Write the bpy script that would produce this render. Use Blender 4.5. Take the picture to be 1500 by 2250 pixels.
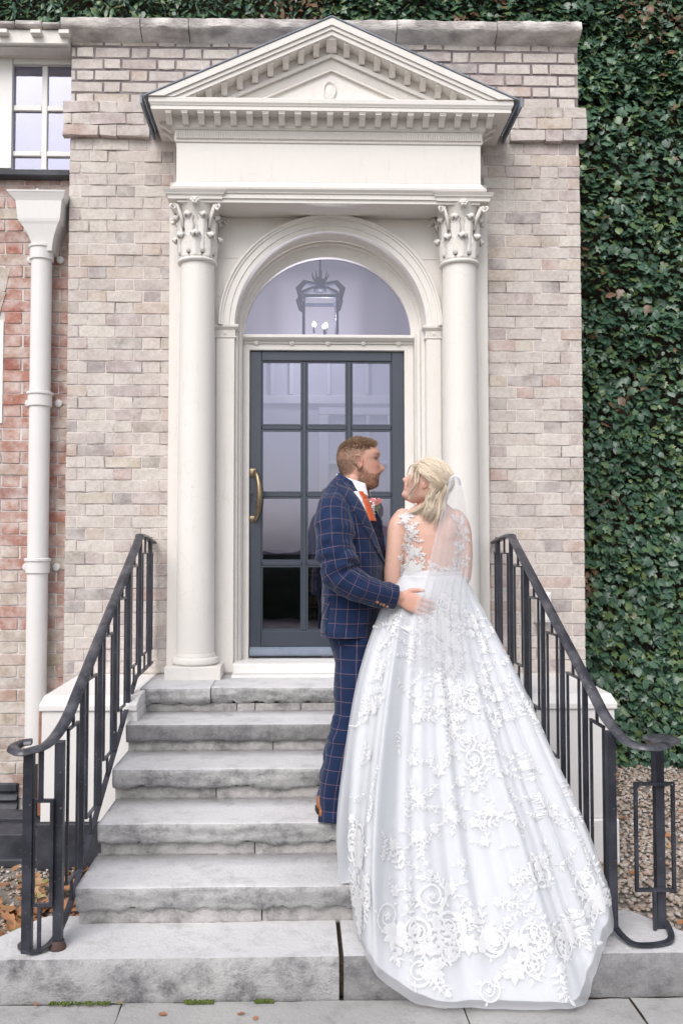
import bpy, bmesh, math, random
import numpy as np
from mathutils import Vector, Matrix, noise
from mathutils.bvhtree import BVHTree
for o in list(bpy.data.objects): bpy.data.objects.remove(o)
R = math.radians
rng = random.Random(7)
S = bpy.context.scene
COL = S.collection

# ------------------------------------------------------------------ camera
F_PX, CX_PX, CY_PX = 1840.0, 702.0, 1125.0      # in photograph pixels (1500 x 2250)
CAM = Vector((-0.165, -5.30, 1.674))
YAW, PITCH = R(1.3), R(2.335)
cd = bpy.data.cameras.new('camera'); cam = bpy.data.objects.new('camera', cd); COL.objects.link(cam)
cam.location = CAM; cam.rotation_euler = (R(90) + PITCH, 0, -YAW)
cd.sensor_fit = 'VERTICAL'; cd.sensor_height = 36.0; cd.lens = F_PX / 2250 * 36
cd.shift_x = (750 - CX_PX) / 2250; cd.clip_end = 2000; cd.clip_start = 0.05
S.camera = cam
RM = Matrix.Rotation(-YAW, 3, 'Z') @ Matrix.Rotation(R(90) + PITCH, 3, 'X')

# ------------------------------------------------------------------ light
SUN_EL, SUN_AZ = R(48), R(205)       # azimuth clockwise from +Y; the light comes from behind the camera, a little to the left
world = bpy.data.worlds.new('World'); S.world = world; world.use_nodes = True
wn = world.node_tree; wn.nodes.clear()
sky = wn.nodes.new('ShaderNodeTexSky'); sky.sky_type = 'NISHITA'; sky.sun_disc = False
sky.sun_elevation = SUN_EL; sky.sun_rotation = SUN_AZ; sky.air_density = 1.0; sky.dust_density = 3.0; sky.ozone_density = 1.0
hs = wn.nodes.new('ShaderNodeHueSaturation'); hs.inputs['Saturation'].default_value = 0.42
bg = wn.nodes.new('ShaderNodeBackground'); bg.inputs['Strength'].default_value = 0.15
wo = wn.nodes.new('ShaderNodeOutputWorld')
wn.links.new(sky.outputs[0], hs.inputs['Color']); wn.links.new(hs.outputs[0], bg.inputs[0]); wn.links.new(bg.outputs[0], wo.inputs[0])
sl = bpy.data.lights.new('sun', 'SUN'); sl.energy = 1.1; sl.angle = R(40); sl.color = (1.0, 0.965, 0.965)
so = bpy.data.objects.new('sun', sl); COL.objects.link(so); so.location = (-4, -9, 12)
sd = Vector((math.sin(SUN_AZ) * math.cos(SUN_EL), math.cos(SUN_AZ) * math.cos(SUN_EL), math.sin(SUN_EL)))
so.rotation_euler = sd.to_track_quat('Z', 'Y').to_euler()
S.view_settings.view_transform = 'Standard'; S.view_settings.look = 'None'
S.view_settings.gamma = 1.0; S.view_settings.use_curve_mapping = False
S.view_settings.exposure = 0.53

# ------------------------------------------------------------------ pixel helpers (a pixel gives a direction; the plane gives the distance)
def ray(px, py):
    return RM @ Vector(((px - CX_PX) / F_PX, -(py - CY_PX) / F_PX, -1.0))
def P(px, py, Y):
    d = ray(px, py); return CAM + d * ((Y - CAM.y) / d.y)
def PXp(px, py, X):
    d = ray(px, py); return CAM + d * ((X - CAM.x) / d.x)
def X_(px, Y, py=1125): return P(px, py, Y).x
def Z_(py, Y, px=718): return P(px, py, Y).z
def proj(p):
    q = RM.transposed() @ (Vector(p) - CAM)
    return (CX_PX + F_PX * q.x / -q.z, CY_PX - F_PX * q.y / -q.z)

# ------------------------------------------------------------------ scene helpers
def tag(o, label=None, cat=None, group=None, kind=None):
    if label: o['label'] = label
    if cat: o['category'] = cat
    if group: o['group'] = group
    if kind: o['kind'] = kind
    return o
def thing(name, label, cat, loc=(0, 0, 0), group=None):
    o = bpy.data.objects.new(name, None); COL.objects.link(o); o.location = loc; o.empty_display_size = .1
    return tag(o, label, cat, group)
def link(name, me, parent=None, loc=None):
    o = bpy.data.objects.new(name, me); COL.objects.link(o)
    if parent is not None:
        o.parent = parent
        pl = Vector((0, 0, 0)); q = parent
        while q is not None:
            pl += q.location; q = q.parent
        # meshes are written in world coordinates; the parent chain only ever translates
        o.location = (Vector(loc) if loc is not None else Vector((0, 0, 0))) - pl
    elif loc is not None: o.location = loc
    return o

class MB:
    def __init__(s): s.v = []; s.f = []; s.m = []; s.uv = {}; s.mi = 0
    def add(s, vs, fs):
        b = len(s.v); s.v.extend([tuple(q) for q in vs])
        for f in fs: s.f.append(tuple(b + i for i in f)); s.m.append(s.mi)
        return s
    def box(s, x0, x1, y0, y1, z0, z1):
        v = [(x0,y0,z0),(x1,y0,z0),(x1,y1,z0),(x0,y1,z0),(x0,y0,z1),(x1,y0,z1),(x1,y1,z1),(x0,y1,z1)]
        return s.add(v, [(0,3,2,1),(4,5,6,7),(0,1,5,4),(1,2,6,5),(2,3,7,6),(3,0,4,7)])
    def cbox(s, x0, x1, y0, y1, z0, z1, c=.003):
        """box with chamfered front (low y) edges"""
        v = [(x0,y1,z0),(x1,y1,z0),(x1,y1,z1),(x0,y1,z1),(x0,y0+c,z0),(x1,y0+c,z0),(x1,y0+c,z1),(x0,y0+c,z1),
             (x0+c,y0,z0+c),(x1-c,y0,z0+c),(x1-c,y0,z1-c),(x0+c,y0,z1-c)]
        return s.add(v, [(3,2,1,0),(0,1,5,4),(1,2,6,5),(2,3,7,6),(3,0,4,7),(4,5,9,8),(5,6,10,9),(6,7,11,10),(7,4,8,11),(8,9,10,11)])
    def prism(s, poly, fn):
        """poly: list of 2-D points, fn(pt, k) -> 3-D for k in 0, 1"""
        n = len(poly); v = [fn(q, 0) for q in poly] + [fn(q, 1) for q in poly]
        f = [tuple(range(n))[::-1], tuple(range(n, 2*n))] + [(i, (i+1) % n, n + (i+1) % n, n + i) for i in range(n)]
        return s.add(v, f)
    def lathe(s, prof, cx, cy, n=32, a0=0, a1=2*math.pi, cap=True):
        full = abs(a1 - a0 - 2*math.pi) < 1e-6; c = n if full else n + 1; v = []
        for r, z in prof:
            for i in range(c):
                a = a0 + (a1 - a0) * i / n; v.append((cx + r*math.cos(a), cy + r*math.sin(a), z))
        f = []
        for j in range(len(prof) - 1):
            for i in range(n):
                k = (i + 1) % c; f.append((j*c + i, j*c + k, (j+1)*c + k, (j+1)*c + i))
        if cap and full: f.append(tuple(range(c))[::-1]); f.append(tuple((len(prof)-1)*c + i for i in range(c)))
        return s.add(v, f)
    def tube(s, pts, rad, n=8, cap=True):
        pts = [Vector(q) for q in pts]; m = len(pts); v = []; up = None
        for i, p in enumerate(pts):
            t = (pts[min(i+1, m-1)] - pts[max(i-1, 0)]).normalized()
            if up is None:
                up = Vector((0,0,1)) if abs(t.z) < .9 else Vector((1,0,0))
            a = (up - t * up.dot(t)).normalized(); b = t.cross(a); up = a
            r = rad[i] if isinstance(rad, (list, tuple)) else rad
            for k in range(n):
                w = 2*math.pi*k/n; v.append(p + (a*math.cos(w) + b*math.sin(w)) * r)
        f = [(j*n + k, j*n + (k+1) % n, (j+1)*n + (k+1) % n, (j+1)*n + k) for j in range(m-1) for k in range(n)]
        if cap: f.append(tuple(range(n))[::-1]); f.append(tuple((m-1)*n + k for k in range(n)))
        return s.add(v, f)
    def strip(s, pts, w, h, up=(0,0,1)):
        """rectangular bar swept along pts, w across, h along up"""
        pts = [Vector(q) for q in pts]; m = len(pts); v = []; up = Vector(up)
        for i, p in enumerate(pts):
            t = (pts[min(i+1, m-1)] - pts[max(i-1, 0)]).normalized(); sd_ = t.cross(up)
            if sd_.length < 1e-4: sd_ = Vector((1,0,0))
            sd_.normalize(); u2 = sd_.cross(t).normalized()
            for a, b in ((-1,-1),(1,-1),(1,1),(-1,1)): v.append(p + sd_ * (a*w/2) + u2 * (b*h/2))
        f = [(j*4+k, j*4+(k+1) % 4, (j+1)*4+(k+1) % 4, (j+1)*4+k) for j in range(m-1) for k in range(4)]
        f += [(3,2,1,0), tuple((m-1)*4 + k for k in range(4))]
        return s.add(v, f)
    def grid(s, G, wrap_u=False, capends=False):
        """G[j][i] -> points"""
        h = len(G); w = len(G[0]); v = [q for row in G for q in row]
        f = [(j*w+i, j*w+(i+1) % w, (j+1)*w+(i+1) % w, (j+1)*w+i) for j in range(h-1) for i in range(w if wrap_u else w-1)]
        if capends: f.append(tuple(range(w))[::-1]); f.append(tuple((h-1)*w + i for i in range(w)))
        return s.add(v, f)
    def uband(s, prof, xl, xr, yf, yb):
        """moulding profile [(out, z)...] bottom to top taken round the left side, the front and the right side of a block"""
        v = []
        for d, z in prof: v += [(xl-d, yb, z), (xl-d, yf-d, z), (xr+d, yf-d, z), (xr+d, yb, z)]
        n = len(prof); f = []
        for j in range(n-1):
            for k in range(3): f.append((j*4+k, j*4+k+1, (j+1)*4+k+1, (j+1)*4+k))
            f.append((j*4+3, j*4, (j+1)*4, (j+1)*4+3))
        f += [(3,2,1,0), tuple((n-1)*4 + k for k in range(4))]
        return s.add(v, f)
    def mesh(s, name, mats, smooth=False):
        me = bpy.data.meshes.new(name); me.from_pydata(s.v, [], s.f)
        for m in (mats if isinstance(mats, (list, tuple)) else [mats]): me.materials.append(m)
        if any(s.m): me.polygons.foreach_set('material_index', s.m)
        if smooth: me.polygons.foreach_set('use_smooth', [True]*len(me.polygons))
        me.update(); return me
    def build(s, name, mats, parent=None, smooth=False, bevel=0, auto=None):
        o = link(name, s.mesh(name, mats, smooth or bool(auto)), parent)
        if auto:
            try: o.data.set_sharp_from_angle(angle=R(auto))
            except Exception: pass
        if bevel:
            b = o.modifiers.new('bevel', 'BEVEL'); b.width = bevel; b.segments = 2; b.limit_method = 'ANGLE'; b.angle_limit = R(40)
        return o

def fill_mesh(name, V, Fc, mats, smooth=True, uv=None, col=None, fm=None):
    """numpy mesh; Fc is an (n, k) array"""
    me = bpy.data.meshes.new(name); V = np.asarray(V, dtype=np.float32); Fc = np.asarray(Fc, dtype=np.int32)
    n, k = Fc.shape
    me.vertices.add(len(V)); me.vertices.foreach_set('co', V.ravel())
    me.loops.add(n*k); me.loops.foreach_set('vertex_index', Fc.ravel())
    me.polygons.add(n); me.polygons.foreach_set('loop_start', np.arange(0, n*k, k, dtype=np.int32))
    try: me.polygons.foreach_set('loop_total', np.full(n, k, dtype=np.int32))
    except Exception: pass
    for m in (mats if isinstance(mats, (list, tuple)) else [mats]): me.materials.append(m)
    if fm is not None: me.polygons.foreach_set('material_index', np.asarray(fm, dtype=np.int32))
    if smooth: me.polygons.foreach_set('use_smooth', np.ones(n, dtype=bool))
    me.update(calc_edges=True)
    if not smooth: me.shade_flat()
    if uv is not None:
        ul = me.uv_layers.new(name='UVMap'); ul.data.foreach_set('uv', np.asarray(uv, dtype=np.float32)[Fc.ravel()].ravel())
    if col is not None:
        at = me.attributes.new('tint', 'FLOAT_COLOR', 'POINT'); c = np.asarray(col, dtype=np.float32)
        if c.ndim == 1: c = np.stack([c, c, c, np.ones_like(c)], 1)
        if c.shape[1] == 3: c = np.concatenate([c, np.ones((len(c), 1), np.float32)], 1)
        at.data.foreach_set('color', c.ravel())
    me.validate(); return me

def smoothstep(a, b, x):
    t = np.clip((np.asarray(x, float) - a) / (b - a), 0, 1); return t*t*(3 - 2*t)
def nz(p, s=1.0): return noise.noise(Vector(p) * s)

# ------------------------------------------------------------------ materials
class N:
    def __init__(s, name):
        s.m = bpy.data.materials.new(name); s.m.use_nodes = True; s.t = s.m.node_tree; s.t.nodes.clear()
        s.o = s.t.nodes.new('ShaderNodeOutputMaterial')
    def n(s, typ, **k):
        q = s.t.nodes.new('ShaderNode' + typ)
        for a, b in k.items(): setattr(q, a, b)
        return q
    def l(s, a, b): s.t.links.new(a, b)
    def val(s, sock, v):
        if hasattr(v, 'is_linked') or isinstance(v, bpy.types.NodeSocket): s.l(v, sock)
        else: sock.default_value = v
    def math(s, op, a, b=None, c=None):
        q = s.n('Math', operation=op); s.val(q.inputs[0], a)
        if b is not None: s.val(q.inputs[1], b)
        if c is not None: s.val(q.inputs[2], c)
        return q.outputs[0]
    def mix(s, fac, a, b, blend='MIX'):
        q = s.n('MixRGB', blend_type=blend); s.val(q.inputs[0], fac)
        for k, v in ((1, a), (2, b)):
            if isinstance(v, (tuple, list)): q.inputs[k].default_value = (*v[:3], 1)
            else: s.l(v, q.inputs[k])
        return q.outputs[0]
    def noise(s, vec, scale, detail=4, rough=.55, dist=0):
        q = s.n('TexNoise'); q.inputs['Scale'].default_value = scale; q.inputs['Detail'].default_value = detail
        q.inputs['Roughness'].default_value = rough; q.inputs['Distortion'].default_value = dist
        if vec is not None: s.l(vec, q.inputs['Vector'])
        return q.outputs['Fac']
    def ramp(s, fac, stops):
        q = s.n('ValToRGB'); s.l(fac, q.inputs[0]); el = q.color_ramp.elements
        while len(el) < len(stops): el.new(.5)
        for e, (p, c) in zip(el, stops):
            e.position = p; e.color = (c, c, c, 1) if isinstance(c, (int, float)) else (*c[:3], 1)
        return q.outputs[0]
    def coord(s, which='Object', rand=False, scale=None):
        t = s.n('TexCoord').outputs[which]
        if rand:
            r = s.n('ObjectInfo').outputs['Random']; c = s.n('CombineXYZ')
            for k, mlt in enumerate((37., 71., 113.)): s.l(s.math('MULTIPLY', r, mlt), c.inputs[k])
            a = s.n('VectorMath', operation='ADD'); s.l(t, a.inputs[0]); s.l(c.outputs[0], a.inputs[1]); t = a.outputs[0]
        if scale:
            mp = s.n('Mapping'); mp.inputs['Scale'].default_value = scale; s.l(t, mp.inputs[0]); t = mp.outputs[0]
        return t
    def bsdf(s, color, rough=.6, spec=.4, normal=None, **kw):
        b = s.n('BsdfPrincipled')
        if isinstance(color, (tuple, list)): b.inputs['Base Color'].default_value = (*color[:3], 1)
        else: s.l(color, b.inputs['Base Color'])
        s.val(b.inputs['Roughness'], rough); s.val(b.inputs['Specular IOR Level'], spec)
        if normal is not None: s.l(normal, b.inputs['Normal'])
        for k, v in kw.items():
            k = k.replace('_', ' ')
            b.inputs[k].default_value = v
        s.l(b.outputs[0], s.o.inputs[0]); return b
    def bump(s, h, strength=.3, dist=.01, prev=None):
        q = s.n('Bump'); q.inputs['Strength'].default_value = strength; q.inputs['Distance'].default_value = dist
        s.l(h, q.inputs['Height'])
        if prev is not None: s.l(prev, q.inputs['Normal'])
        return q.outputs[0]
def M_plain(name, c1, c2=None, scale=6, rough=.6, spec=.4, bstr=.2, bscale=60, bdist=.004, rand=False, coord='Object', stretch=None, lo=.35, hi=.65, **kw):
    m = N(name); co = m.coord(coord, rand, stretch)
    c = m.mix(m.ramp(m.noise(co, scale, 6, .6), [(lo, 0), (hi, 1)]), c1, c2 or c1)
    nb = m.bump(m.noise(co, bscale, 5, .6), bstr, bdist) if bstr else None
    m.bsdf(c, rough, spec, nb, **kw); return m.m

def M_brick(name, cols, attr=False, white=.35):
    """cols: list of (pos, colour) picked per brick; white: share of pale lime wash and bloom"""
    m = N(name)
    if attr:
        a = m.n('Attribute'); a.attribute_name = 'tint'; rnd = a.outputs['Fac']
        co = m.coord('Object')
    else:
        rnd = m.n('ObjectInfo').outputs['Random']; co = m.coord('Object', True)
        sc = None
    base = m.ramp(rnd, cols)
    tex = m.n('Tex' + 'Coord')
    w = m.n('NewGeometry').outputs['Position']
    n1 = m.noise(w, 9, 6, .65); n2 = m.noise(w, 42, 5, .7); n3 = m.noise(w, 2.1, 3, .5)
    c = m.mix(m.ramp(n2, [(.35, 0), (.68, .75)]), base, m.mix(1, base, (.62, .60, .58), 'MULTIPLY'))
    c = m.mix(m.math('MULTIPLY', m.ramp(n1, [(.40, 0), (.66, 1)]), white*1.7), c, (.69, .645, .61))
    c = m.mix(m.math('MULTIPLY', m.ramp(n3, [(.48, 0), (.72, 1)]), .38), c, (.45, .41, .375))
    b = m.bump(n2, .55, .006); b = m.bump(m.noise(w, 150, 4, .7), .35, .003, b)
    m.bsdf(c, .92, .2, b); return m.m

# walls
CREAM = [(0, (.50,.44,.41)), (.18, (.63,.57,.53)), (.36, (.55,.48,.455)), (.54, (.66,.615,.56)), (.70, (.50,.415,.40)), (.84, (.36,.325,.32)), (.93, (.58,.51,.42)), (1, (.50,.36,.33))]
M_br_cream = M_brick('pale_brick', CREAM); M_br_creamA = M_brick('pale_brick_joined', CREAM, True)
REDS = [(0, (.40,.17,.13)), (.25, (.46,.22,.17)), (.45, (.36,.15,.12)), (.62, (.50,.30,.25)), (.8, (.44,.33,.26)), (1, (.33,.15,.13))]
M_br_red = M_brick('red_brick', REDS, white=.42)
M_br_buff = M_brick('buff_brick', [(0, (.46,.38,.30)), (.5, (.50,.43,.37)), (.8, (.45,.30,.25)), (1, (.40,.34,.30))], white=.4)
M_mortar = M_plain('lime_mortar', (.66,.60,.57), (.20,.17,.165), 5.5, .95, .1, .6, 90, .006, lo=.46, hi=.66)
M_mortar_dark = M_plain('weathered_mortar', (.30,.26,.26), (.17,.145,.15), 9, .95, .1, .6, 90, .006)
M_mortar_red = M_plain('pale_mortar', (.68,.64,.62), (.50,.46,.44), 14, .95, .1, .6, 90, .006)
M_coping = M_plain('coping_stone', (.72,.68,.64), (.34,.31,.30), 6, .9, .2, .7, 40, .01, stretch=(1,1,3))
M_render = M_plain('old_render', (.52,.47,.43), (.33,.29,.27), 11, .95, .15, .9, 35, .012)
def M_paintf(name, c1, c2, rough=.5, stain=(.50,.45,.38), amt=.48, bs=.11):
    m = N(name); w = m.n('NewGeometry').outputs['Position']
    c = m.mix(m.noise(w, 3.0, 4, .6), c1, c2)
    mp = m.n('Mapping'); mp.inputs['Scale'].default_value = (16, 16, 2.2); m.l(w, mp.inputs[0])
    st = m.ramp(m.noise(mp.outputs[0], 2.2, 7, .72), [(.56, 0), (.80, 1)])
    c = m.mix(m.math('MULTIPLY', st, amt), c, stain)
    sp = m.ramp(m.noise(w, 55, 3, .5), [(.70, 0), (.78, 1)])
    c = m.mix(m.math('MULTIPLY', sp, amt*.8), c, (.33, .29, .25))
    vd = m.n('VectorMath', operation='ADD'); nq = m.n('TexNoise'); nq.inputs['Scale'].default_value = 7; m.l(w, nq.inputs['Vector'])
    sc_ = m.n('VectorMath', operation='SCALE'); sc_.inputs['Scale'].default_value = .16; m.l(nq.outputs['Color'], sc_.inputs[0]); m.l(w, vd.inputs[0]); m.l(sc_.outputs[0], vd.inputs[1])
    vo = m.n('TexVoronoi', feature='DISTANCE_TO_EDGE'); vo.inputs['Scale'].default_value = 3.1; m.l(vd.outputs[0], vo.inputs['Vector'])
    ck = m.math('MULTIPLY', m.ramp(vo.outputs['Distance'], [(.002, 1), (.007, 0)]), m.ramp(m.noise(w, 1.7, 3), [(.50, 0), (.60, 1)]))
    c = m.mix(m.math('MULTIPLY', ck, amt*.5), c, (.46, .42, .37))
    b = m.bump(m.noise(w, 24, 6, .7), bs*2.6, .004); b = m.bump(m.noise(mp.outputs[0], 14, 3), bs*1.8, .003, b)
    m.bsdf(c, rough, .4, b); return m.m
M_cream_paint = M_paintf('cream_paint', (.745,.715,.68), (.69,.66,.62))
M_white_paint = M_paintf('white_paint', (.76,.745,.73), (.70,.68,.665), .55, (.55,.47,.42), .3)
M_sash = M_paintf('sash_paint', (.78,.765,.74), (.72,.70,.67), .4, amt=.15)
M_pipe = M_paintf('pipe_paint', (.74,.725,.71), (.68,.665,.65), .35, (.58,.50,.44), .25, .05)
M_lead = M_plain('lead_sheet', (.26,.29,.35), (.16,.18,.21), 12, .6, .4, .3, 40)
M_blackpaint = M_plain('black_masonry_paint', (.022,.024,.032), (.055,.058,.07), 9, .55, .4, .5, 40)
# stone
def M_stonef(name, c1, c2, dark, lo, hi, bst, warm=None):
    m = N(name); w = m.n('NewGeometry').outputs['Position']
    n1 = m.noise(w, 7, 8, .72); n2 = m.noise(w, 38, 6, .72); n3 = m.noise(w, 130, 4, .7); n4 = m.noise(w, 1.4, 3, .5)
    c = m.mix(m.ramp(n4, [(.35, 0), (.65, 1)]), c1, c2)
    d = m.math('MULTIPLY', m.ramp(n1, [(lo, 0), (hi, 1)]), m.ramp(n2, [(.30, .35), (.6, 1)]))
    c = m.mix(d, c, dark)
    c = m.mix(m.math('MULTIPLY', m.ramp(n3, [(.60, 0), (.72, 1)]), .45), c, (.60, .575, .56))
    c = m.mix(m.math('MULTIPLY', m.ramp(n3, [(.30, 1), (.40, 0)]), .45), c, (.12, .115, .115))
    b = m.bump(n2, bst, .012); b = m.bump(n3, bst*.8, .005, b)
    m.bsdf(c, .9, .2, b); return m.m
M_tread = M_stonef('worn_stone', (.64,.632,.64), (.54,.535,.545), (.32,.31,.31), .50, .78, .6)
M_nosing = M_stonef('weathered_stone', (.52,.51,.505), (.41,.405,.405), (.11,.11,.115), .45, .68, 1.0)
M_nosing_dark = M_stonef('lichened_stone', (.33,.32,.32), (.25,.245,.25), (.10,.10,.105), .42, .68, .6)
M_riser = M_stonef('riser_stone', (.53,.51,.495), (.42,.405,.395), (.14,.135,.132), .44, .68, .8)
M_paving = M_stonef('paving_stone', (.42,.41,.40), (.35,.345,.34), (.20,.195,.19), .50, .78, .5)
M_soil = M_plain('damp_soil', (.06,.045,.033), (.12,.095,.07), 20, .95, .1, 1, 60, .02)
M_ground = M_plain('gravel_drive', (.30,.27,.24), (.22,.20,.18), 3, .95, .1, .8, 80, .02)
M_moss = M_plain('moss', (.06,.10,.02), (.14,.17,.05), 30, .95, .1, 1, 90, .01)
M_iron = None
m = N('black_iron_paint'); w = m.n('NewGeometry').outputs['Position']
c = m.mix(m.ramp(m.noise(w, 9, 4), [(.4, 0), (.65, 1)]), (.020,.021,.030), (.042,.044,.058))
c = m.mix(m.ramp(m.noise(w, 120, 3, .5), [(.70, 0), (.75, .8)]), c, (.42,.42,.44))
c = m.mix(m.ramp(m.noise(w, 24, 5, .7), [(.69, 0), (.76, .8)]), c, (.14,.075,.045))
m.bsdf(c, .34, .5, m.bump(m.noise(w, 45, 4), .25, .004)); M_iron = m.m
m = N('worn_handrail_paint'); w = m.n('NewGeometry').outputs['Position']
c = m.mix(m.ramp(m.noise(w, 12, 5, .65), [(.42, 0), (.70, 1)]), (.030,.031,.042), (.11,.108,.118))
c = m.mix(m.ramp(m.noise(w, 85, 3, .5), [(.69, 0), (.74, .8)]), c, (.45,.45,.48))
m.bsdf(c, .32, .5, m.bump(m.noise(w, 30, 4), .35, .005)); M_handrail = m.m
m = N('slate_blue_door_paint'); w = m.n('NewGeometry').outputs['Position']
c = m.mix(m.noise(w, 4, 3), (.042,.052,.070), (.058,.068,.088))
m.bsdf(c, .27, .5, m.bump(m.noise(w, 55, 4, .6), .18, .003)); M_door = m.m
m = N('brass'); w = m.n('NewGeometry').outputs['Position']
m.bsdf(m.mix(m.noise(w, 25, 4), (.34,.27,.18), (.20,.155,.10)), .38, .5, None, Metallic=.9); M_brass = m.m
def M_glassf(name, tint, refl, rough=.0):
    m = N(name); t = m.n('BsdfTransparent'); t.inputs[0].default_value = (*tint, 1)
    g = m.n('BsdfGlossy'); g.inputs['Roughness'].default_value = rough; g.inputs[0].default_value = (.84,.84,.98,1)
    w = m.n('NewGeometry').outputs['Position']
    m.l(m.bump(m.noise(w, 3.5, 2), .03, .02), g.inputs['Normal'])
    fr = m.n('Fresnel'); fr.inputs[0].default_value = 1.5
    mx = m.n('MixShader'); m.l(m.math('ADD', fr.outputs[0], refl), mx.inputs[0])
    m.l(t.outputs[0], mx.inputs[1]); m.l(g.outputs[0], mx.inputs[2]); m.l(mx.outputs[0], m.o.inputs[0]); return m.m
M_glass = M_glassf('window_glass', (.70,.72,.82), .115)
M_glass_up = M_glassf('old_crown_glass', (.62,.65,.82), .09)
M_house_glass = M_glassf('sash_glass', (.7,.7,.8), .26)
M_room = M_plain('room_plaster', (.62,.60,.64), None, 3, .9, .1, 0)
M_room_white = M_plain('interior_white_paint', (.78,.77,.78), None, 3, .6, .3, 0)
M_dark = M_plain('dark_wood', (.03,.024,.02), (.05,.04,.03), 10, .5, .3, 0)
M_bottle = M_plain('bottle_glass', (.05,.03,.015), (.18,.10,.03), 5, .15, .5, 0, rand=True)
# ================================================================== LEVELS OF THE FLIGHT (measured from the photograph)
NOSE_Y = [-.55, -.87, -1.20, -1.53, -1.85, -2.12]
NOSE_Z = [.878, .743, .599, .447, .298, .143]
SX0, SX1 = -1.062, 1.035
def stair_z(y):
    if y <= NOSE_Y[5]: return 0.0
    for k in range(5, -1, -1):
        if y > NOSE_Y[k] and (k == 0 or y <= NOSE_Y[k-1]): return NOSE_Z[k]
    return NOSE_Z[0]
def stair_hit(px, py):
    """first point of the flight (or the paving) that a photo pixel looks at"""
    d = ray(px, py); best = None
    zs = NOSE_Z + [0.0]; ys = NOSE_Y
    for k, z in enumerate(zs):
        if d.z >= 0: continue
        t = (z - CAM.z) / d.z; y = CAM.y + d.y * t
        ylo = ys[k] if k < 6 else -9; yhi = ys[k-1] if k else 0
        if ylo <= y <= yhi and (best is None or t < best): best = t
    for k, y in enumerate(ys):
        t = (y - CAM.y) / d.y; z = CAM.z + d.z * t
        if (zs[k+1]) <= z <= zs[k] and (best is None or t < best): best = t
    return CAM + d * best if best else None

# ================================================================== GROUND
def sheet(name, x0, x1, y0, y1, z, mat, kind='structure'):
    b = MB(); b.add([(x0,y0,z),(x1,y0,z),(x1,y1,z),(x0,y1,z)], [(0,1,2,3)])
    return tag(b.build(name, mat), kind=kind)
sheet('ground', -300, 300, -400, 60, -.035, M_ground)
def rough_slab(bm, x0, x1, yf, yb, zt, th, amp=.004, seg=.025, edge=.012, seed=0, lip=0.0, flat=.3):
    """stone slab: rounded, uneven nosing. material 0 = worn top, 1 = front face"""
    prof = []  # (y, z, roughness weight, mat)
    prof += [(yb, zt, 0), (yf + (yb-yf)*.55, zt, .2), (yf + .05, zt, .35), (yf + edge*1.6, zt - edge*.08, .6), (yf + edge*.6, zt - edge*.35, .9), (yf, zt - edge*1.15, 1)]
    k = 7
    for i in range(1, k): prof.append((yf + lip * (i/k)**2, zt - edge - (th - edge*1.6) * i/k, 1))
    prof += [(yf + .004 + lip, zt - th + edge*.3, 1), (yf + .014 + lip, zt - th, .6), (yb, zt - th, 0)]
    n = max(2, int((x1-x0)/seg)); v = []; w = len(prof)
    for i in range(n+1):
        x = x0 + (x1-x0)*i/n
        for j, (y, z, r) in enumerate(prof):
            q = Vector((x*9 + seed*7.3, y*9 + j*.37, z*14)); d = noise.fractal(q, .8, 2.1, 4) * amp * r
            d2 = noise.noise(Vector((x*3.1 + seed, j*.2, 1.7))) * amp * r * 1.2
            low = noise.fractal(Vector((x*16, seed*3.1, 9)), .9, 2, 4) * amp * 2.2 if j >= w-3 and r > 0 else 0
            v.append((x, y + (d + d2)*(-1 if r > .5 else 0), z + (d*.35 if r < .5 else d*.5) + low))
    f = []; mi = []
    for i in range(n):
        for j in range(w-1):
            f.append((i*w+j, i*w+j+1, (i+1)*w+j+1, (i+1)*w+j)); mi.append(0 if j < 4 else 1)
        f.append((i*w+w-1, i*w, (i+1)*w, (i+1)*w+w-1)); mi.append(1)
    f.append(tuple(range(w))); mi.append(1); f.append(tuple(n*w + j for j in range(w))[::-1]); mi.append(1)
    b0 = len(bm.v); bm.v.extend(v)
    for q, k_ in zip(f, mi): bm.f.append(tuple(b0 + i for i in q)); bm.m.append(k_)
pav = tag(MB().box(-3.2, 3.2, -5.0, -2.02, -.10, -.022).build('pavement', M_soil), kind='structure')
def flag(x0, x1, y0, y1, k):
    b = MB(); c = .008; z = 0 + rng.uniform(-.003, .002)
    b.cbox(0, 0, 0, 0, 0, 0); b.v.clear(); b.f.clear(); b.m.clear()
    nx, ny = 10, 6; G = []
    for j in range(ny+1):
        G.append([(x0 + (x1-x0)*i/nx + rng.uniform(-.004, .004)*(i in (0, nx)), y0 + (y1-y0)*j/ny + rng.uniform(-.004,.004)*(j in (0, ny)),
                   z - (.012 if i in (0, nx) or j in (0, ny) else 0) + .003*nz((i*.6+k, j*.6, 3))) for i in range(nx+1)])
    b.grid(G); o = b.build('paving_slab', M_paving, pav, smooth=True); return o
for k, (a, c_) in enumerate(((-2.6, -1.712), (-1.704, -.824), (-.816, .426), (.434, 1.056), (1.064, 2.2))): flag(a, c_, -2.756, -2.128, k)
for k, (a, c_) in enumerate(((-2.6, -1.294), (-1.286, -.194), (-.186, .756), (.764, 2.2))): flag(a, c_, -3.5, -2.764, k+9)

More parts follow.
